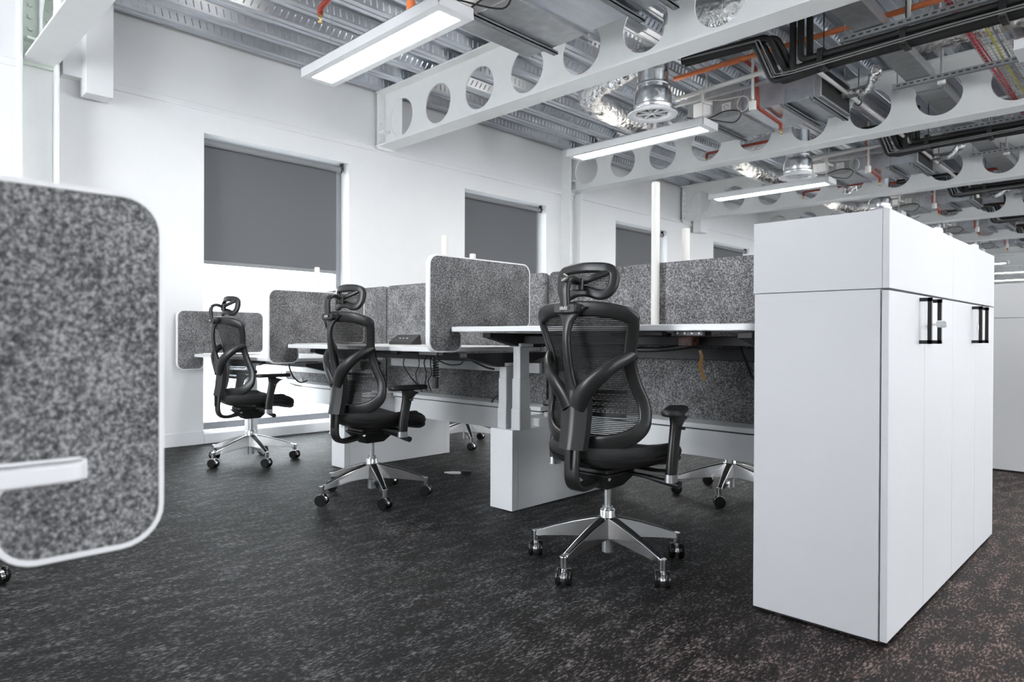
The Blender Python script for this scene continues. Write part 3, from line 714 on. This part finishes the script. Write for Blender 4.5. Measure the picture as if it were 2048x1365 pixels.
    n_ = len(pth); sc = [(interp([(0, .056), (.10, .044), (.2, .028), (.32, .0185), (.6, .0165), (.74, .022), (.84, .040), (.92, .060), (1, .085)], i/(n_-1)), interp([(0, .02), (.3, .013), (.8, .012), (1, .013)], i/(n_-1))) for i in range(n_)]
    yk.sweep(pth, sc, 14, up=(0, 1, 0), power=2.4)
    yk.build('back_yoke', M['chairp'], r, .0, smooth=55)
    # J-shaped bar from the yoke to the mechanism
    pth = spline([(0, -.232, .53), (0, -.236, .48), (0, -.240, .42), (0, -.236, .375), (0, -.215, .348), (0, -.175, .340), (0, -.10, .350)], 6)
    MB().sweep(pth, (.032, .017), 14, up=(1, 0, 0), power=4) if False else None
    m = MB(); n_ = len(pth)
    m.sweep(pth, [(.032, .013)]*n_, 16, up=[Vector((0, 1, 0)) if i < n_*.45 else Vector((0, .6, .8)) if i < n_*.62 else Vector((0, 0, 1)) for i in range(n_)], power=4)
    m.box(-.008, .008, -.262, -.245, .42, .50)
    m.build('support_bar', M['chairp'], r, smooth=50)
    # headrest
    def hs(x, z): return Vector((x, -.175+1.7*x*x+(z-1.13)*.12, z))
    ho = [(-.145, 1.150), (-.138, 1.185), (-.10, 1.205), (0, 1.212), (.10, 1.205), (.138, 1.185), (.145, 1.150), (.140, 1.105), (.118, 1.070), (.085, 1.064), (.04, 1.080), (0, 1.084), (-.04, 1.080), (-.085, 1.064), (-.118, 1.070), (-.140, 1.105)]
    cx_, cz_ = 0, 1.138
    path = [hs(x*.865, cz_-.004+(z-cz_)*.72) for x, z in ho]; path = spline(path, 4, True)
    hf = MB().sweep(path, (.0205, .0135), 12, closed=True, up=[Vector((-3.4*p.x, 1, -.1)).normalized() for p in path], power=3.4)
    for sx in (-1, 1):
        hf.sweep(spline([(0, -.200, 1.128), (sx*.05, -.190, 1.142), (sx*.105, -.160, 1.165)], 4), [(.013, .008)]*9, 10, up=(0, 1, 0))
    hf.sweep([(0, -.20, 1.145), (0, -.205, 1.10)], (.024, .012), 10, up=(0, 1, 0), power=3)
    hd = hf.build('headrest', M['chairp'], r, smooth=60)
    m = MB(); z = 1.092
    while z < 1.19:
        w_ = .118; v = []
        for i in range(9):
            x = -w_+2*w_*i/8; v += [hs(x, z-.0017), hs(x, z+.0017)]
        m.add(v, [(2*i, 2*i+2, 2*i+3, 2*i+1) for i in range(8)]); z += .0062
    m.build('headrest_mesh', M['strand'], hd, smooth=0)
    m = MB(); pth = spline([(0, -.282, 1.015), (0, -.286, 1.06), (0, -.288, 1.10), (0, -.278, 1.128), (0, -.25, 1.140), (0, -.215, 1.130)], 5)
    m.sweep(pth, [(.021, .011)]*len(pth), 14, up=[Vector((0, 1, 0)) if i < 13 else Vector((0, .5, .9)) for i in range(len(pth))], power=3.5)
    m.build('headrest_stem', M['chairp'], r, smooth=50)
    m = MB().prism(rrect(-.052, .052, 1.008, 1.046, .012), -.292, -.248, 'Y'); mo = m.build('stem_bracket', M['black'], r, .005)
    m = MB().prism([(.026*cos(2*pi*i/24), 1.030+.011*sin(2*pi*i/24)) for i in range(24)], -.2945, -.2915, 'Y'); em = m.build('emblem', M['black'], mo)
    m = MB()
    for i, hgt in enumerate((.006, .009, .005, .009, .007)): m.box(-.016+i*.007, -.0125+i*.007, -.2962, -.2944, 1.026, 1.026+hgt)
    m.box(-.018, .018, -.2962, -.2944, 1.0225, 1.0245); m.build('emblem_mark', M['wpipe'], em, smooth=0)
    # armrests
    for sx in (-1, 1):
        m = MB(); X = sx*.285
        m.sweep([(sx*.14, .0, .405), (sx*.22, .005, .402), (sx*.268, .01, .405)], [(.03, .011)]*3, 10, up=(0, 0, 1), power=4)
        pth = [(X-sx*.004, .01, .392), (X, .010, .45), (X, .022, .52), (X, .036, .585), (X, .045, .612), (X, .050, .628)]
        m.sweep(pth, [(.017, .026), (.017, .027), (.016, .026), (.016, .030), (.019, .045), (.022, .065)], 14, up=(sx*1.0, 0, 0) if False else (0, 1, 0), power=3)
        ar = m.build('armrest', M['chairp'], r, smooth=50)
        MB().sweep([(X-sx*.004, .008, .372), (X-sx*.004, .009, .402)], (.0195, .0285), 14, up=(0, 1, 0), power=3).build('post_sleeve', M['galm'], ar, smooth=50)
        pad = MB().prism(rrect(-.041, .041, -.122, .122, .036), -.012, .013, 'Z').build('armrest_pad', M['black'], ar, .010, seg=3); pad.location = (X, .042, .640)
        MB().cyl((X+.016, .04, .575), (X+.032, .05, .575), .006, 10).build('button', M['black'], ar)
    return r
chair = make_chair()
def set_chair(c, x, y, rz, star, casters, label):
    c.location = (x, y, 0); c.rotation_euler = (0, 0, rz)
    b = [o for o in c.children if o.name.startswith('star_base')][0]; b.rotation_euler = (0, 0, star-rz)
    cs = [o for o in c.children if o.name.startswith('caster')]
    for k, o in enumerate(cs):
        a = star-rz+2*pi*k/5; o.location = (.308*cos(a), .308*sin(a), .066); o.rotation_euler = (0, 0, casters[k]-rz)
    tag(c, label, 'chair', None)
D = radians
others = [dup(chair) for _ in range(5)]
# star angles fitted from the photograph's caster positions; caster headings (axle across heading)
set_chair(chair, -1.645, 2.234, D(2), D(59), [D(130), D(150), D(128), D(120), D(125)], 'black mesh office chair nearest the camera, back turned, polished star base')
for ar in chair.children:
    if ar.name.startswith('armrest'):
        for pd in ar.children:
            if pd.name.startswith('armrest_pad'): pd.rotation_euler = (0, 0, D(22)); pd.location.y -= .012
set_chair(others[0], -3.29, 2.21, D(0), D(51), [D(30), D(20), D(60), D(35), D(15)], 'black mesh office chair in the middle of the three along the row')
set_chair(others[1], -4.858, 2.215, D(-2), D(67), [D(25), D(15), D(100), D(30), D(28)], 'black mesh office chair farthest left, before the bright window')
set_chair(others[2], -1.853, 3.689+.02, D(180), D(70), [D(30), D(20), D(40), D(35), D(15)], 'office chair behind the raised desk, only its polished star base showing')
set_chair(others[3], -4.34, 3.86, D(190), D(50-10), [D(30), D(20), D(40), D(35), D(15)], 'office chair behind the middle desk, only one black caster showing')
set_chair(others[4], -3.37, .33, D(5), D(24), [D(30), D(20), D(40), D(35), D(15)], 'office chair at the left edge, only a black caster in view')

# ------------------------------------------------------------------ ceiling services, one set per bay
ORD = ['nearest', 'second', 'third', 'fourth', 'fifth', 'sixth', 'seventh', 'eighth', 'ninth']
BP = 2.99
def ctr(r, ob): ob.location = -Vector(r.location); return ob
def light(k, x0, x1, where):
    y = 5.57+(k-1)*BP; y0, y1 = y-.135, y+.135; z0, z1 = 2.80, 2.868
    r = empty('linear_light', ((x0+x1)/2, y, z1))
    m = MB(); b = .052
    m.box(x0, x1, y0, y0+b, z0, z0+.012).box(x0, x1, y1-b, y1, z0, z0+.012).box(x0, x0+b*1.2, y0+b, y1-b, z0, z0+.012).box(x1-b*1.2, x1, y0+b, y1-b, z0, z0+.012)
    m.box(x0, x1, y0, y0+.004, z0+.012, z1).box(x0, x1, y1-.004, y1, z0+.012, z1).box(x0, x0+.004, y0, y1, z0+.012, z1).box(x1-.004, x1, y0, y1, z0+.012, z1).box(x0, x1, y0, y1, z1-.003, z1)
    ctr(r, m.build('body', M['whitem'], r, smooth=0))
    ctr(r, bxo('diffuser', x0+b*1.2, x1-b*1.2, y0+b, y1-b, z0+.004, z0+.008, M['led'], r))
    ctr(r, bxo('uplight_diffuser', x0+.25, x1-.25, y0+.07, y1-.07, z1+.0005, z1+.003, M['ledup'], r))
    for x in (x0+.18, x1-.18):
        w_ = MB().tube([(x, y, z1+.06), (x, y, ZC+.03)], .0014, 5).tube([(x-.05, y, z1), (x, y, z1+.06), (x+.05, y, z1)], .0012, 5).cyl((x, y, z1+.055), (x, y, z1+.075), .005, 8)
        ctr(r, w_.build('suspension_wire', M['galm'], r))
    ctr(r, MB().tube(spline([(x1-.06, y-.04, z1), (x1-.05, y-.05, z1+.16), (x1-.03, y-.03, z1+.33), (x1-.06, y, ZC)], 5), .005, 6).build('power_lead', M['wpipe'], r))
    tag(r, 'white linear light, %s' % where, 'light', 'suspended linear lights')
for k in range(0, 9): light(k, -4.56, -2.99, '%s in the row above the desks' % ORD[k])
for k in range(0, 9): light(k, -.78, .80, '%s in the row right of the cabinets' % ORD[k])

def fcu(k):
    dy = (k-1)*BP; y0, y1 = 5.93+dy, 6.62+dy; zb, zt = 2.985, 3.235
    r = empty('fan_coil_unit', (-2.8, (y0+y1)/2, zt))
    B = lambda n, *a, **q: ctr(r, bxo(n, *a, r, **q))
    B('casing', -3.42, -2.88, y0-.02, y1+.01, zb-.012, zt+.03, M['galm'], bevel=.004)
    B('plenum', -2.875, -2.50, y0+.005, y1, zb, zt, M['gal'], bevel=.003)
    B('outlet_duct', -2.495, -2.20, y0+.01, y1, zb, zt, M['gal'], bevel=.003)
    B('filter_grille', -2.20, -2.175, y0+.02, y1-.01, zb+.01, zt-.01, M['foam'])
    for x in (-2.88, -2.50, -2.195):
        ctr(r, MB().ring([(y0-.014, zb-.018), (y1+.014, zb-.018), (y1+.014, zt+.02), (y0-.014, zt+.02)], [(y0+.006, zb+.002), (y1-.002, zb+.002), (y1-.002, zt-.002), (y0+.006, zt-.002)], x-.008, x+.012 if x < -2.3 else x+.03, 'X').build('flange', M['galm'], r, .002))
    for x in (-3.2, -2.47, -2.22):
        for y in (y0-.03, y1+.03):
            ctr(r, MB().cyl((x, y, zb-.05), (x, y, ZC), .004, 8).build('drop_rod', M['galm'], r))
        ctr(r, MB().box(x-.02, x+.02, y0-.07, y1+.07, zb-.038, zb-.030).box(x-.02, x-.016, y0-.07, y1+.07, zb-.038, zb-.017).box(x+.016, x+.02, y0-.07, y1+.07, zb-.038, zb-.017).build('hanger_rail', M['gald'], r, smooth=0))
    m = MB().box(-3.06, -2.97, y0-.024, y0-.021, 3.03, 3.11); ctr(r, m.build('paper_label', M['whitem'], r, smooth=0))
    ctr(r, MB().tube([(-3.015+.022*cos(t*.55), y0-.026, 3.07+.022*sin(t*.55)) for t in range(10)], .0018, 5).build('label_mark', M['gcable'], r))
    B('terminal_box', -3.33, -3.15, y0-.07, y0-.021, 3.03, 3.16, M['whitem'], bevel=.004)
    ctr(r, MB().tube([(-2.84+.055*cos(t*.42), y0-.05, 3.055+.07*sin(t*.42)) for t in range(16)], .006, 6).tube(spline([(-3.24, y0-.06, 3.18), (-3.05, y0-.05, 3.14), (-2.86, y0-.05, 3.125)], 6), .006, 6).build('coiled_flex', M['cream'] if k == 9 else M['wpipe'], r))
    fx_ = (MB().tube(spline([(-3.4, y0-.06, 3.05), (-3.2, y0-.09, 2.98), (-3.0, y0-.07, 3.02), (-2.86, y0-.05, 2.985), (-2.92, y0-.06, 2.90), (-2.99, 5.57+dy, 2.872)], 6), .006, 6).build('cable', M['black']))
    tag(fx_, 'black lead looping from the air unit to the light, %s ceiling bay' % ORD[k], 'cable', 'black leads to the lights')
    tag(r, 'galvanised fan coil unit with black grille end, %s ceiling bay' % ORD[k], 'air unit', 'fan coil units under the deck')
    # round diffuser on a foil-wrapped neck
    X, Y, Z = -3.10, 4.80+dy, 2.75
    d = empty('ceiling_diffuser', (X, Y, Z)); 
    MB().lathe([(.130, .03), (.145, .004), (.155, 0), (.198, 0), (.203, .007), (.155, .016), (.148, .05), (.143, .05), (.130, .03)], n=48).build('ring', M['white'], d)
    for q in range(4):
        a = pi*q/4+.3; c, s = cos(a), sin(a)
        MB().hexa([(-.134*c-.003*s, -.134*s+.003*c, .012), (-.134*c+.003*s, -.134*s-.003*c, .012), (-.134*c+.003*s, -.134*s-.003*c, .03), (-.134*c-.003*s, -.134*s+.003*c, .03)],
                  [(.134*c-.003*s, .134*s+.003*c, .012), (.134*c+.003*s, .134*s-.003*c, .012), (.134*c+.003*s, .134*s-.003*c, .03), (.134*c-.003*s, .134*s+.003*c, .03)]).build('vane', M['white'], d, smooth=0)
    MB().lathe([(0, .006), (.016, .010), (.012, .05), (0, .05)], n=16).build('hub', M['white'], d); MB().lathe([(0, .075), (.140, .075)], n=32).build('dark_core', M['foam'], d)
    pr_ = [(.150, .045), (.153, .05), (.155, .17), (.148, .19), (.127, .21), (.126, .33), (.129, .345), (.124, .36), (.122, .52)]
    MB().lathe(pr_, n=40).build('duct_neck', M['foilc'], d)
    MB().lathe([(.1545, .06), (.157, .065), (.157, .072), (.1545, .077)], n=40).build('clamp_band', M['galm'], d); MB().lathe([(.127, .235), (.130, .24), (.130, .25), (.127, .255)], n=40).build('clamp_band', M['galm'], d)
    tag(d, 'round white swirl diffuser on foil-wrapped duct, %s ceiling bay' % ORD[k], 'vent', 'round ceiling diffusers')
    # flexible foil duct: out of the unit, along the bay, round to the diffuser neck
    def crumple(path, rad, n=26):
        m = MB(); pts = spline(path, 9); rn = random.Random(11+k)
        sec = [(rad*(1+.05*sin(i*2.1)+rn.uniform(-.045, .045)),)*2 for i in range(len(pts))]
        m.sweep(pts, sec, n, up=[(0, .05, 1)]*len(pts))
        m.v = [(x+rn.uniform(-.007, .007), y+rn.uniform(-.007, .007), z+rn.uniform(-.007, .007)) for x, y, z in m.v]
        return m
    if k: o = crumple([(-3.43, 6.28+dy, 3.11), (-3.62, 6.28+dy, 3.11), (-3.86, 6.18+dy, 3.11), (-3.98, 5.85+dy, 3.12), (-4.0, 5.4+dy, 3.14), (-3.98, 5.12+dy, 3.16), (-3.80, 4.93+dy, 3.19), (-3.5, 4.86+dy, 3.22), (-3.25, 4.82+dy, 3.24), (-3.12, 4.80+dy, 3.20)], .104).build('flexible_duct', M['foil'], None, smooth=75)
    if k: tag(o, 'crumpled silver foil duct curving to the round diffuser, %s ceiling bay' % ORD[k], 'duct', 'foil ducts')
    if k == 1:
        o = crumple([(-2.75, 4.52, 3.27), (-2.45, 4.50, 3.25), (-2.15, 4.50, 3.24), (-1.8, 4.52, 3.27)], .125).build('flexible_duct', M['foil'], None, smooth=75)
        tag(o, 'crumpled foil duct seen through the opening of the nearest large beam', 'duct')
    o = crumple([(-2.17, 6.45+dy, 3.12), (-1.95, 6.40+dy, 3.10), (-1.80, 6.1+dy, 3.10), (-1.75, 5.98+dy, 3.10)], .04, 14).build('foil_stub', M['foil'], None, smooth=75)
    tag(o, 'short crumpled foil stub beside the black pipes, %s ceiling bay' % ORD[k], 'duct', 'foil stubs')
    o = crumple([(-1.52, 6.2+dy, 3.29), (-1.3, 6.2+dy, 3.29), (-1.0, 6.2+dy, 3.30), (-.5, 6.2+dy, 3.30), (.3, 6.2+dy, 3.30)], .075, 20).build('flexible_duct', M['foil'], None, smooth=75)
    tag(o, 'crumpled foil duct running above the cable basket, %s ceiling bay' % ORD[k], 'duct', 'foil ducts over the baskets')
def elbow_pipe(name, pts, rad, m, parent=None, fit=None):
    o = MB(); P_ = [Vector(p) for p in pts]; path = [P_[0]]
    for a, b, c in zip(P_, P_[1:], P_[2:]):
        u, v = (a-b).normalized(), (c-b).normalized(); rr = min(rad*2.2, (a-b).length*.45, (c-b).length*.45)
        for i in range(6): t = i/5; path.append((b+u*rr)*(1-t)**2+b*2*t*(1-t)+(b+v*rr)*t*t)
    path.append(P_[-1]); up = (.13, .31, .94)
    o.tube(path, rad, 14, up=up); 
    if fit:
        for q in fit: 
            a, b = Vector(q[0]), Vector(q[1]); o.cyl(a, b, rad*1.22, 16)
    return o.build(name, M[m], parent, smooth=50)
def head(x, y, z, r):
    m = MB().lathe([(0, .03), (.011, .03), (.012, .012), (.007, .008), (.004, -.012), (.015, -.016), (.016, -.019), (0, -.02)], (x, y, z), 14)
    m.tube([(x-.009, y, z+.01), (x-.012, y, z-.005), (x-.003, y, z-.014)], .0018, 5).tube([(x+.009, y, z+.01), (x+.012, y, z-.005), (x+.003, y, z-.014)], .0018, 5)
    return ctr(r, m.build('sprinkler_head', M['brass'], r))
def pipes(k):
    dy = (k-1)*BP; w_ = '%s ceiling bay' % ORD[k]
    # red sprinkler run
    mt = 'orange' if k == 0 else 'red'
    r = empty('sprinkler_pipe', (-2.0, 5.27+dy, 3.2))
    if k == 0:
        ctr(r, elbow_pipe('pipe', [(-3.48, 2.62, ZC), (-3.48, 2.62, 2.955), (-1.6, 2.62, 2.955)], .024, 'orange', r, [((-3.48, 2.62, 2.99), (-3.48, 2.62, 3.04)), ((-3.43, 2.62, 2.955), (-3.38, 2.62, 2.955))]))
        ctr(r, elbow_pipe('branch', [(-3.3, 2.2, 3.12), (-3.86, 2.2, 2.98), (-3.86, 2.2, 2.94)], .019, 'red', r)); head(-3.86, 2.2, 2.915, r)
    else:
        ctr(r, elbow_pipe('pipe', [(-3.32, 5.5+dy, 3.3), (-1.62, 5.5+dy, 3.3), (1.5, 5.5+dy, 3.32)], .022, 'orange' if k == 1 else 'red', r, [((-2.78, 5.5+dy, 3.3), (-2.68, 5.5+dy, 3.3)), ((-1.7, 5.5+dy, 3.3), (-1.6, 5.5+dy, 3.3))]))
        ctr(r, elbow_pipe('drop_pipe', [(-2.66, 5.5+dy, 3.3), (-2.66, 5.75+dy, 3.29), (-2.66, 5.80+dy, 2.955), (-2.70, 6.38+dy, 2.955), (-2.70, 6.38+dy, 2.90)], .017, 'red', r)); head(-2.70, 6.38+dy, 2.875, r)
        ctr(r, elbow_pipe('branch', [(-3.2, 4.55+dy, 3.16), (-4.1, 4.55+dy, 3.16), (-4.1, 4.55+dy, 3.10)], .017, 'red', r)); head(-4.1, 4.55+dy, 3.07, r)
    tag(r, 'bright orange sprinkler pipe turning above the nearest light' if k == 0 else 'red sprinkler pipe with brass heads, %s' % w_, 'pipe', 'sprinkler pipes')
    if k == 0: return
    r = empty('condensate_pipe', (-2.5, 5.45+dy, 3.12)); 
    ctr(r, elbow_pipe('pipe', [(-3.28, 5.48+dy, 3.10), (-1.9, 5.48+dy, 3.15), (-1.72, 5.48+dy, 3.155)], .020, 'wpipe', r, [((-3.29, 5.48+dy, 3.10), (-3.24, 5.48+dy, 3.10)), ((-3.06, 5.48+dy, 3.108), (-3.0, 5.48+dy, 3.11))]))
    ctr(r, elbow_pipe('tee_branch', [(-3.03, 5.48+dy, 3.11), (-3.03, 5.48+dy, 3.02), (-3.0, 5.60+dy, 3.02)], .016, 'wpipe', r))
    ctr(r, bxo('support_channel', -3.35, -1.9, 5.53+dy, 5.57+dy, 3.06, 3.075, M['galm'], r))
    tag(r, 'white plastic condensate pipe along the fan coil unit, %s' % w_, 'pipe', 'white condensate pipes')
    # black insulated bundle
    r = empty('insulated_pipe_bundle', (-1.5, 5.3+dy, 3.05)); Y = 5.27+dy
    for q, (oy, oz, x) in enumerate(((0, 0, -2.30), (.052, .0, -2.255), (0, .052, -2.24), (.052, .052, -2.20))):
        ctr(r, elbow_pipe('insulated_pipe', [(-2.93, Y-.30+oy, 3.19+oz*.3), (x-.06+oz, Y-.20+oy, 3.21+oz*.3), (x+oz, Y+oy, 2.945+oz), (-1.84, Y+oy, 2.975+oz), (3.0, Y+oy, 2.975+oz)], .0245, 'foam', r))
    for q, (oy, oz, x) in enumerate(((-.05, .02, -2.12), (-.05, .072, -2.06), (.02, .078, -2.02))):
        ctr(r, elbow_pipe('insulated_pipe', [(x, Y+oy, ZC), (x, Y+oy, 2.96+oz), (3.0, Y+oy, 2.975+oz)], .025, 'foam', r))
    for q, (oy, oz) in enumerate(((-.085, .0), (-.088, .016))):
        ctr(r, elbow_pipe('control_cable', [(-2.9, Y-.26+oy, 3.19), (-2.32+.03*q, Y-.18+oy, 3.19), (-2.27+.03*q, Y+oy, 2.95+oz), (-2.12, Y+oy, 2.94+oz), (-1.1, Y+oy, 2.965+oz), (3.0, Y+oy, 2.965+oz)], .005, 'gcable', r))
    for x in (-1.91, -1.36, -.80, -.2): ctr(r, MB().prism(rrect(Y-.085, Y+.085, 2.935, 3.084, .03), x-.020, x+.020, 'X').cyl((x, Y, 3.08), (x, Y, ZC), .005, 8).build('pipe_clamp', M['black'], r, .003))
    tag(r, 'bundle of black insulated pipes and grey cables, %s' % w_, 'pipe', 'black insulated pipe bundles')
    for y, z in ((5.15, 3.065), (6.42, 3.065)):
        y += dy; r = empty('strut_channel', (-1.3, y, z)); m = MB()
        x0, x1 = -1.75, -.72
        m.box(x0, x1, y-.021, y-.018, z-.02, z+.02).box(x0, x1, y+.018, y+.021, z-.02, z+.02).box(x0, x1, y-.018, y+.018, z-.02, z-.017)
        nf = len(m.f); x = x0+.03
        while x < x1-.04: m.box(x, x+.028, y-.0225, y-.0208, z-.006, z+.006); x += .05
        co = ctr(r, m.build('channel', M['gald'], r, smooth=0)); co.data.materials.append(M['deckdark'])
        for p in co.data.polygons[nf:]: p.material_index = 1
        for x in (x0+.03, x1-.06): ctr(r, MB().cyl((x, y, z-.03), (x, y, ZC), .0045, 8).build('drop_rod', M['galm'], r))
        tag(r, 'slotted grey strut channel, the %s one in the %s ceiling bay' % ('nearer' if y-dy < 6 else 'farther', ORD[k]), 'bracket', 'slotted strut channels')
    # white drop conduits with sensors
    for x, y, z0, n in ((-2.57, 5.50, 2.84, 'left of the black pipes'), (-1.41, 6.50, 3.03, 'beside the flat duct')):
        y += dy; r = empty('drop_sensor', (x, y, z0))
        MB().lathe([(0, 0), (.026, 0), (.030, .006), (.030, .075), (.020, .083), (0, .083)], n=24).build('sensor_head', M['wpipe'], r)
        MB().cyl((0, 0, .08), (0, 0, ZC-z0), .0115, 14).build('conduit', M['wpipe'], r)
        tag(r, 'white sensor on a vertical conduit %s, %s ceiling bay' % (n, ORD[k]), 'sensor', 'drop sensors')
    r = empty('bent_conduit', (-1.42, 5.2+dy, 3.1)); ctr(r, elbow_pipe('conduit', [(-1.05, 5.42+dy, ZC-.04), (-1.38, 5.42+dy, ZC-.06), (-1.40, 5.46+dy, 3.13)], .017, 'wpipe', r)); ctr(r, bxo('junction_box', -1.44, -1.36, 5.42+dy, 5.50+dy, 3.07, 3.14, M['wpipe'], r, bevel=.006))
    tag(r, 'bent white conduit with a small box, %s' % w_, 'conduit', 'bent white conduits')
    r = empty('smoke_detector', (-1.24, 8.62-BP+dy+.02, 3.18)); MB().lathe([(0, -.055), (.018, -.052), (.030, -.040), (.040, -.034), (.042, -.012), (.05, -.008), (.05, .004), (0, .004)], n=28).build('detector_head', M['wpipe'], r)
    MB().cyl((0, 0, .003), (0, 0, ZC-3.18), .009, 12).build('conduit', M['wpipe'], r)
    tag(r, 'white domed smoke detector, %s' % w_, 'detector', 'domed smoke detectors')
for k in range(0, 6): fcu(k)
for k in range(0, 6): pipes(k)
# long runs through the beam openings
r = empty('flat_duct', (-1.56, 4, 3.2))
for i in range(9):
    y0, y1 = 1.4+i*BP*.9, 1.4+(i+1)*BP*.9
    ctr(r, bxo('duct_section', -1.655, -1.465, y0, y1-.012, 3.092, 3.168, M['galm'], r, bevel=.002)); ctr(r, bxo('joint_flange', -1.662, -1.458, y1-.03, y1+.01, 3.086, 3.174, M['gald'], r))
tag(r, 'long flat galvanised duct threading through the round beam openings', 'duct')
r = empty('drain_pipe', (-2.13, 4, 3.06)); ctr(r, elbow_pipe('pipe', [(-2.12, 5.40, 3.11), (-2.13, 8.0, 3.11), (-2.15, 10.9, 3.10), (-2.08, 11.6, 3.10), (-2.08, 11.75, 2.98)], .018, 'wpipe', r))
for y in (6.75, 9.7): ctr(r, MB().cyl((-2.13, y, 3.08), (-2.13, y, ZC), .004, 8).lathe([(.022, -.012), (.027, -.012), (.027, .012), (.022, .012), (.022, -.012)], (-2.13, y, 3.11), 20, 'Y').build('pipe_clip', M['black'], r))
tag(r, 'white drain pipe running lengthwise through the beam openings', 'pipe')
r = empty('cable_basket', (-.98, 6, 3.08)); m = MB(); ya, yb = 1.6, 17.5
xs = [-1.10+i*.03 for i in range(9)]
for x in xs: m.box(x-.0016, x+.0016, ya, yb, 3.098, 3.1012)
for x, z in ((-1.10, 3.12), (-1.10, 3.145), (-.86, 3.12), (-.86, 3.145)): m.box(x-.0016, x+.0016, ya, yb, z-.0016, z+.0016)
y = ya
while y < yb: m.box(-1.10, -.86, y, y+.003, 3.095, 3.098); m.box(-1.102, -1.099, y, y+.003, 3.098, 3.145); m.box(-.861, -.858, y, y+.003, 3.098, 3.145); y += .07
ctr(r, m.build('wire_basket', M['galm'], r, smooth=0)); tag(r, 'wire cable basket carrying coloured cables along the ceiling', 'cable tray')
for x, mt, rad, l in ((-1.085, 'redc', .011, 'red cable lying in the wire basket'), (-1.06, 'redc', .006, 'thin red cable beside the thicker red one in the basket'), (-.985, 'yellow', .009, 'yellow cable lying in the wire basket'), (-1.02, 'wpipe', .005, 'thin white cable between the red and yellow cables'), (-.94, 'gcable', .006, 'grey cable right of the yellow one in the basket'), (-.91, 'wpipe', .005, 'thin white cable at the far side of the basket')):
    pts = [(x+.006*sin(i*1.7+x*40), ya+(yb-ya)*i/22, 3.102+rad+.003*sin(i*2.3)) for i in range(23)]
    o = MB().tube(spline(pts, 3), rad, 8).build('cable', M[mt]); tag(o, l, 'cable', 'cables in the wire basket')
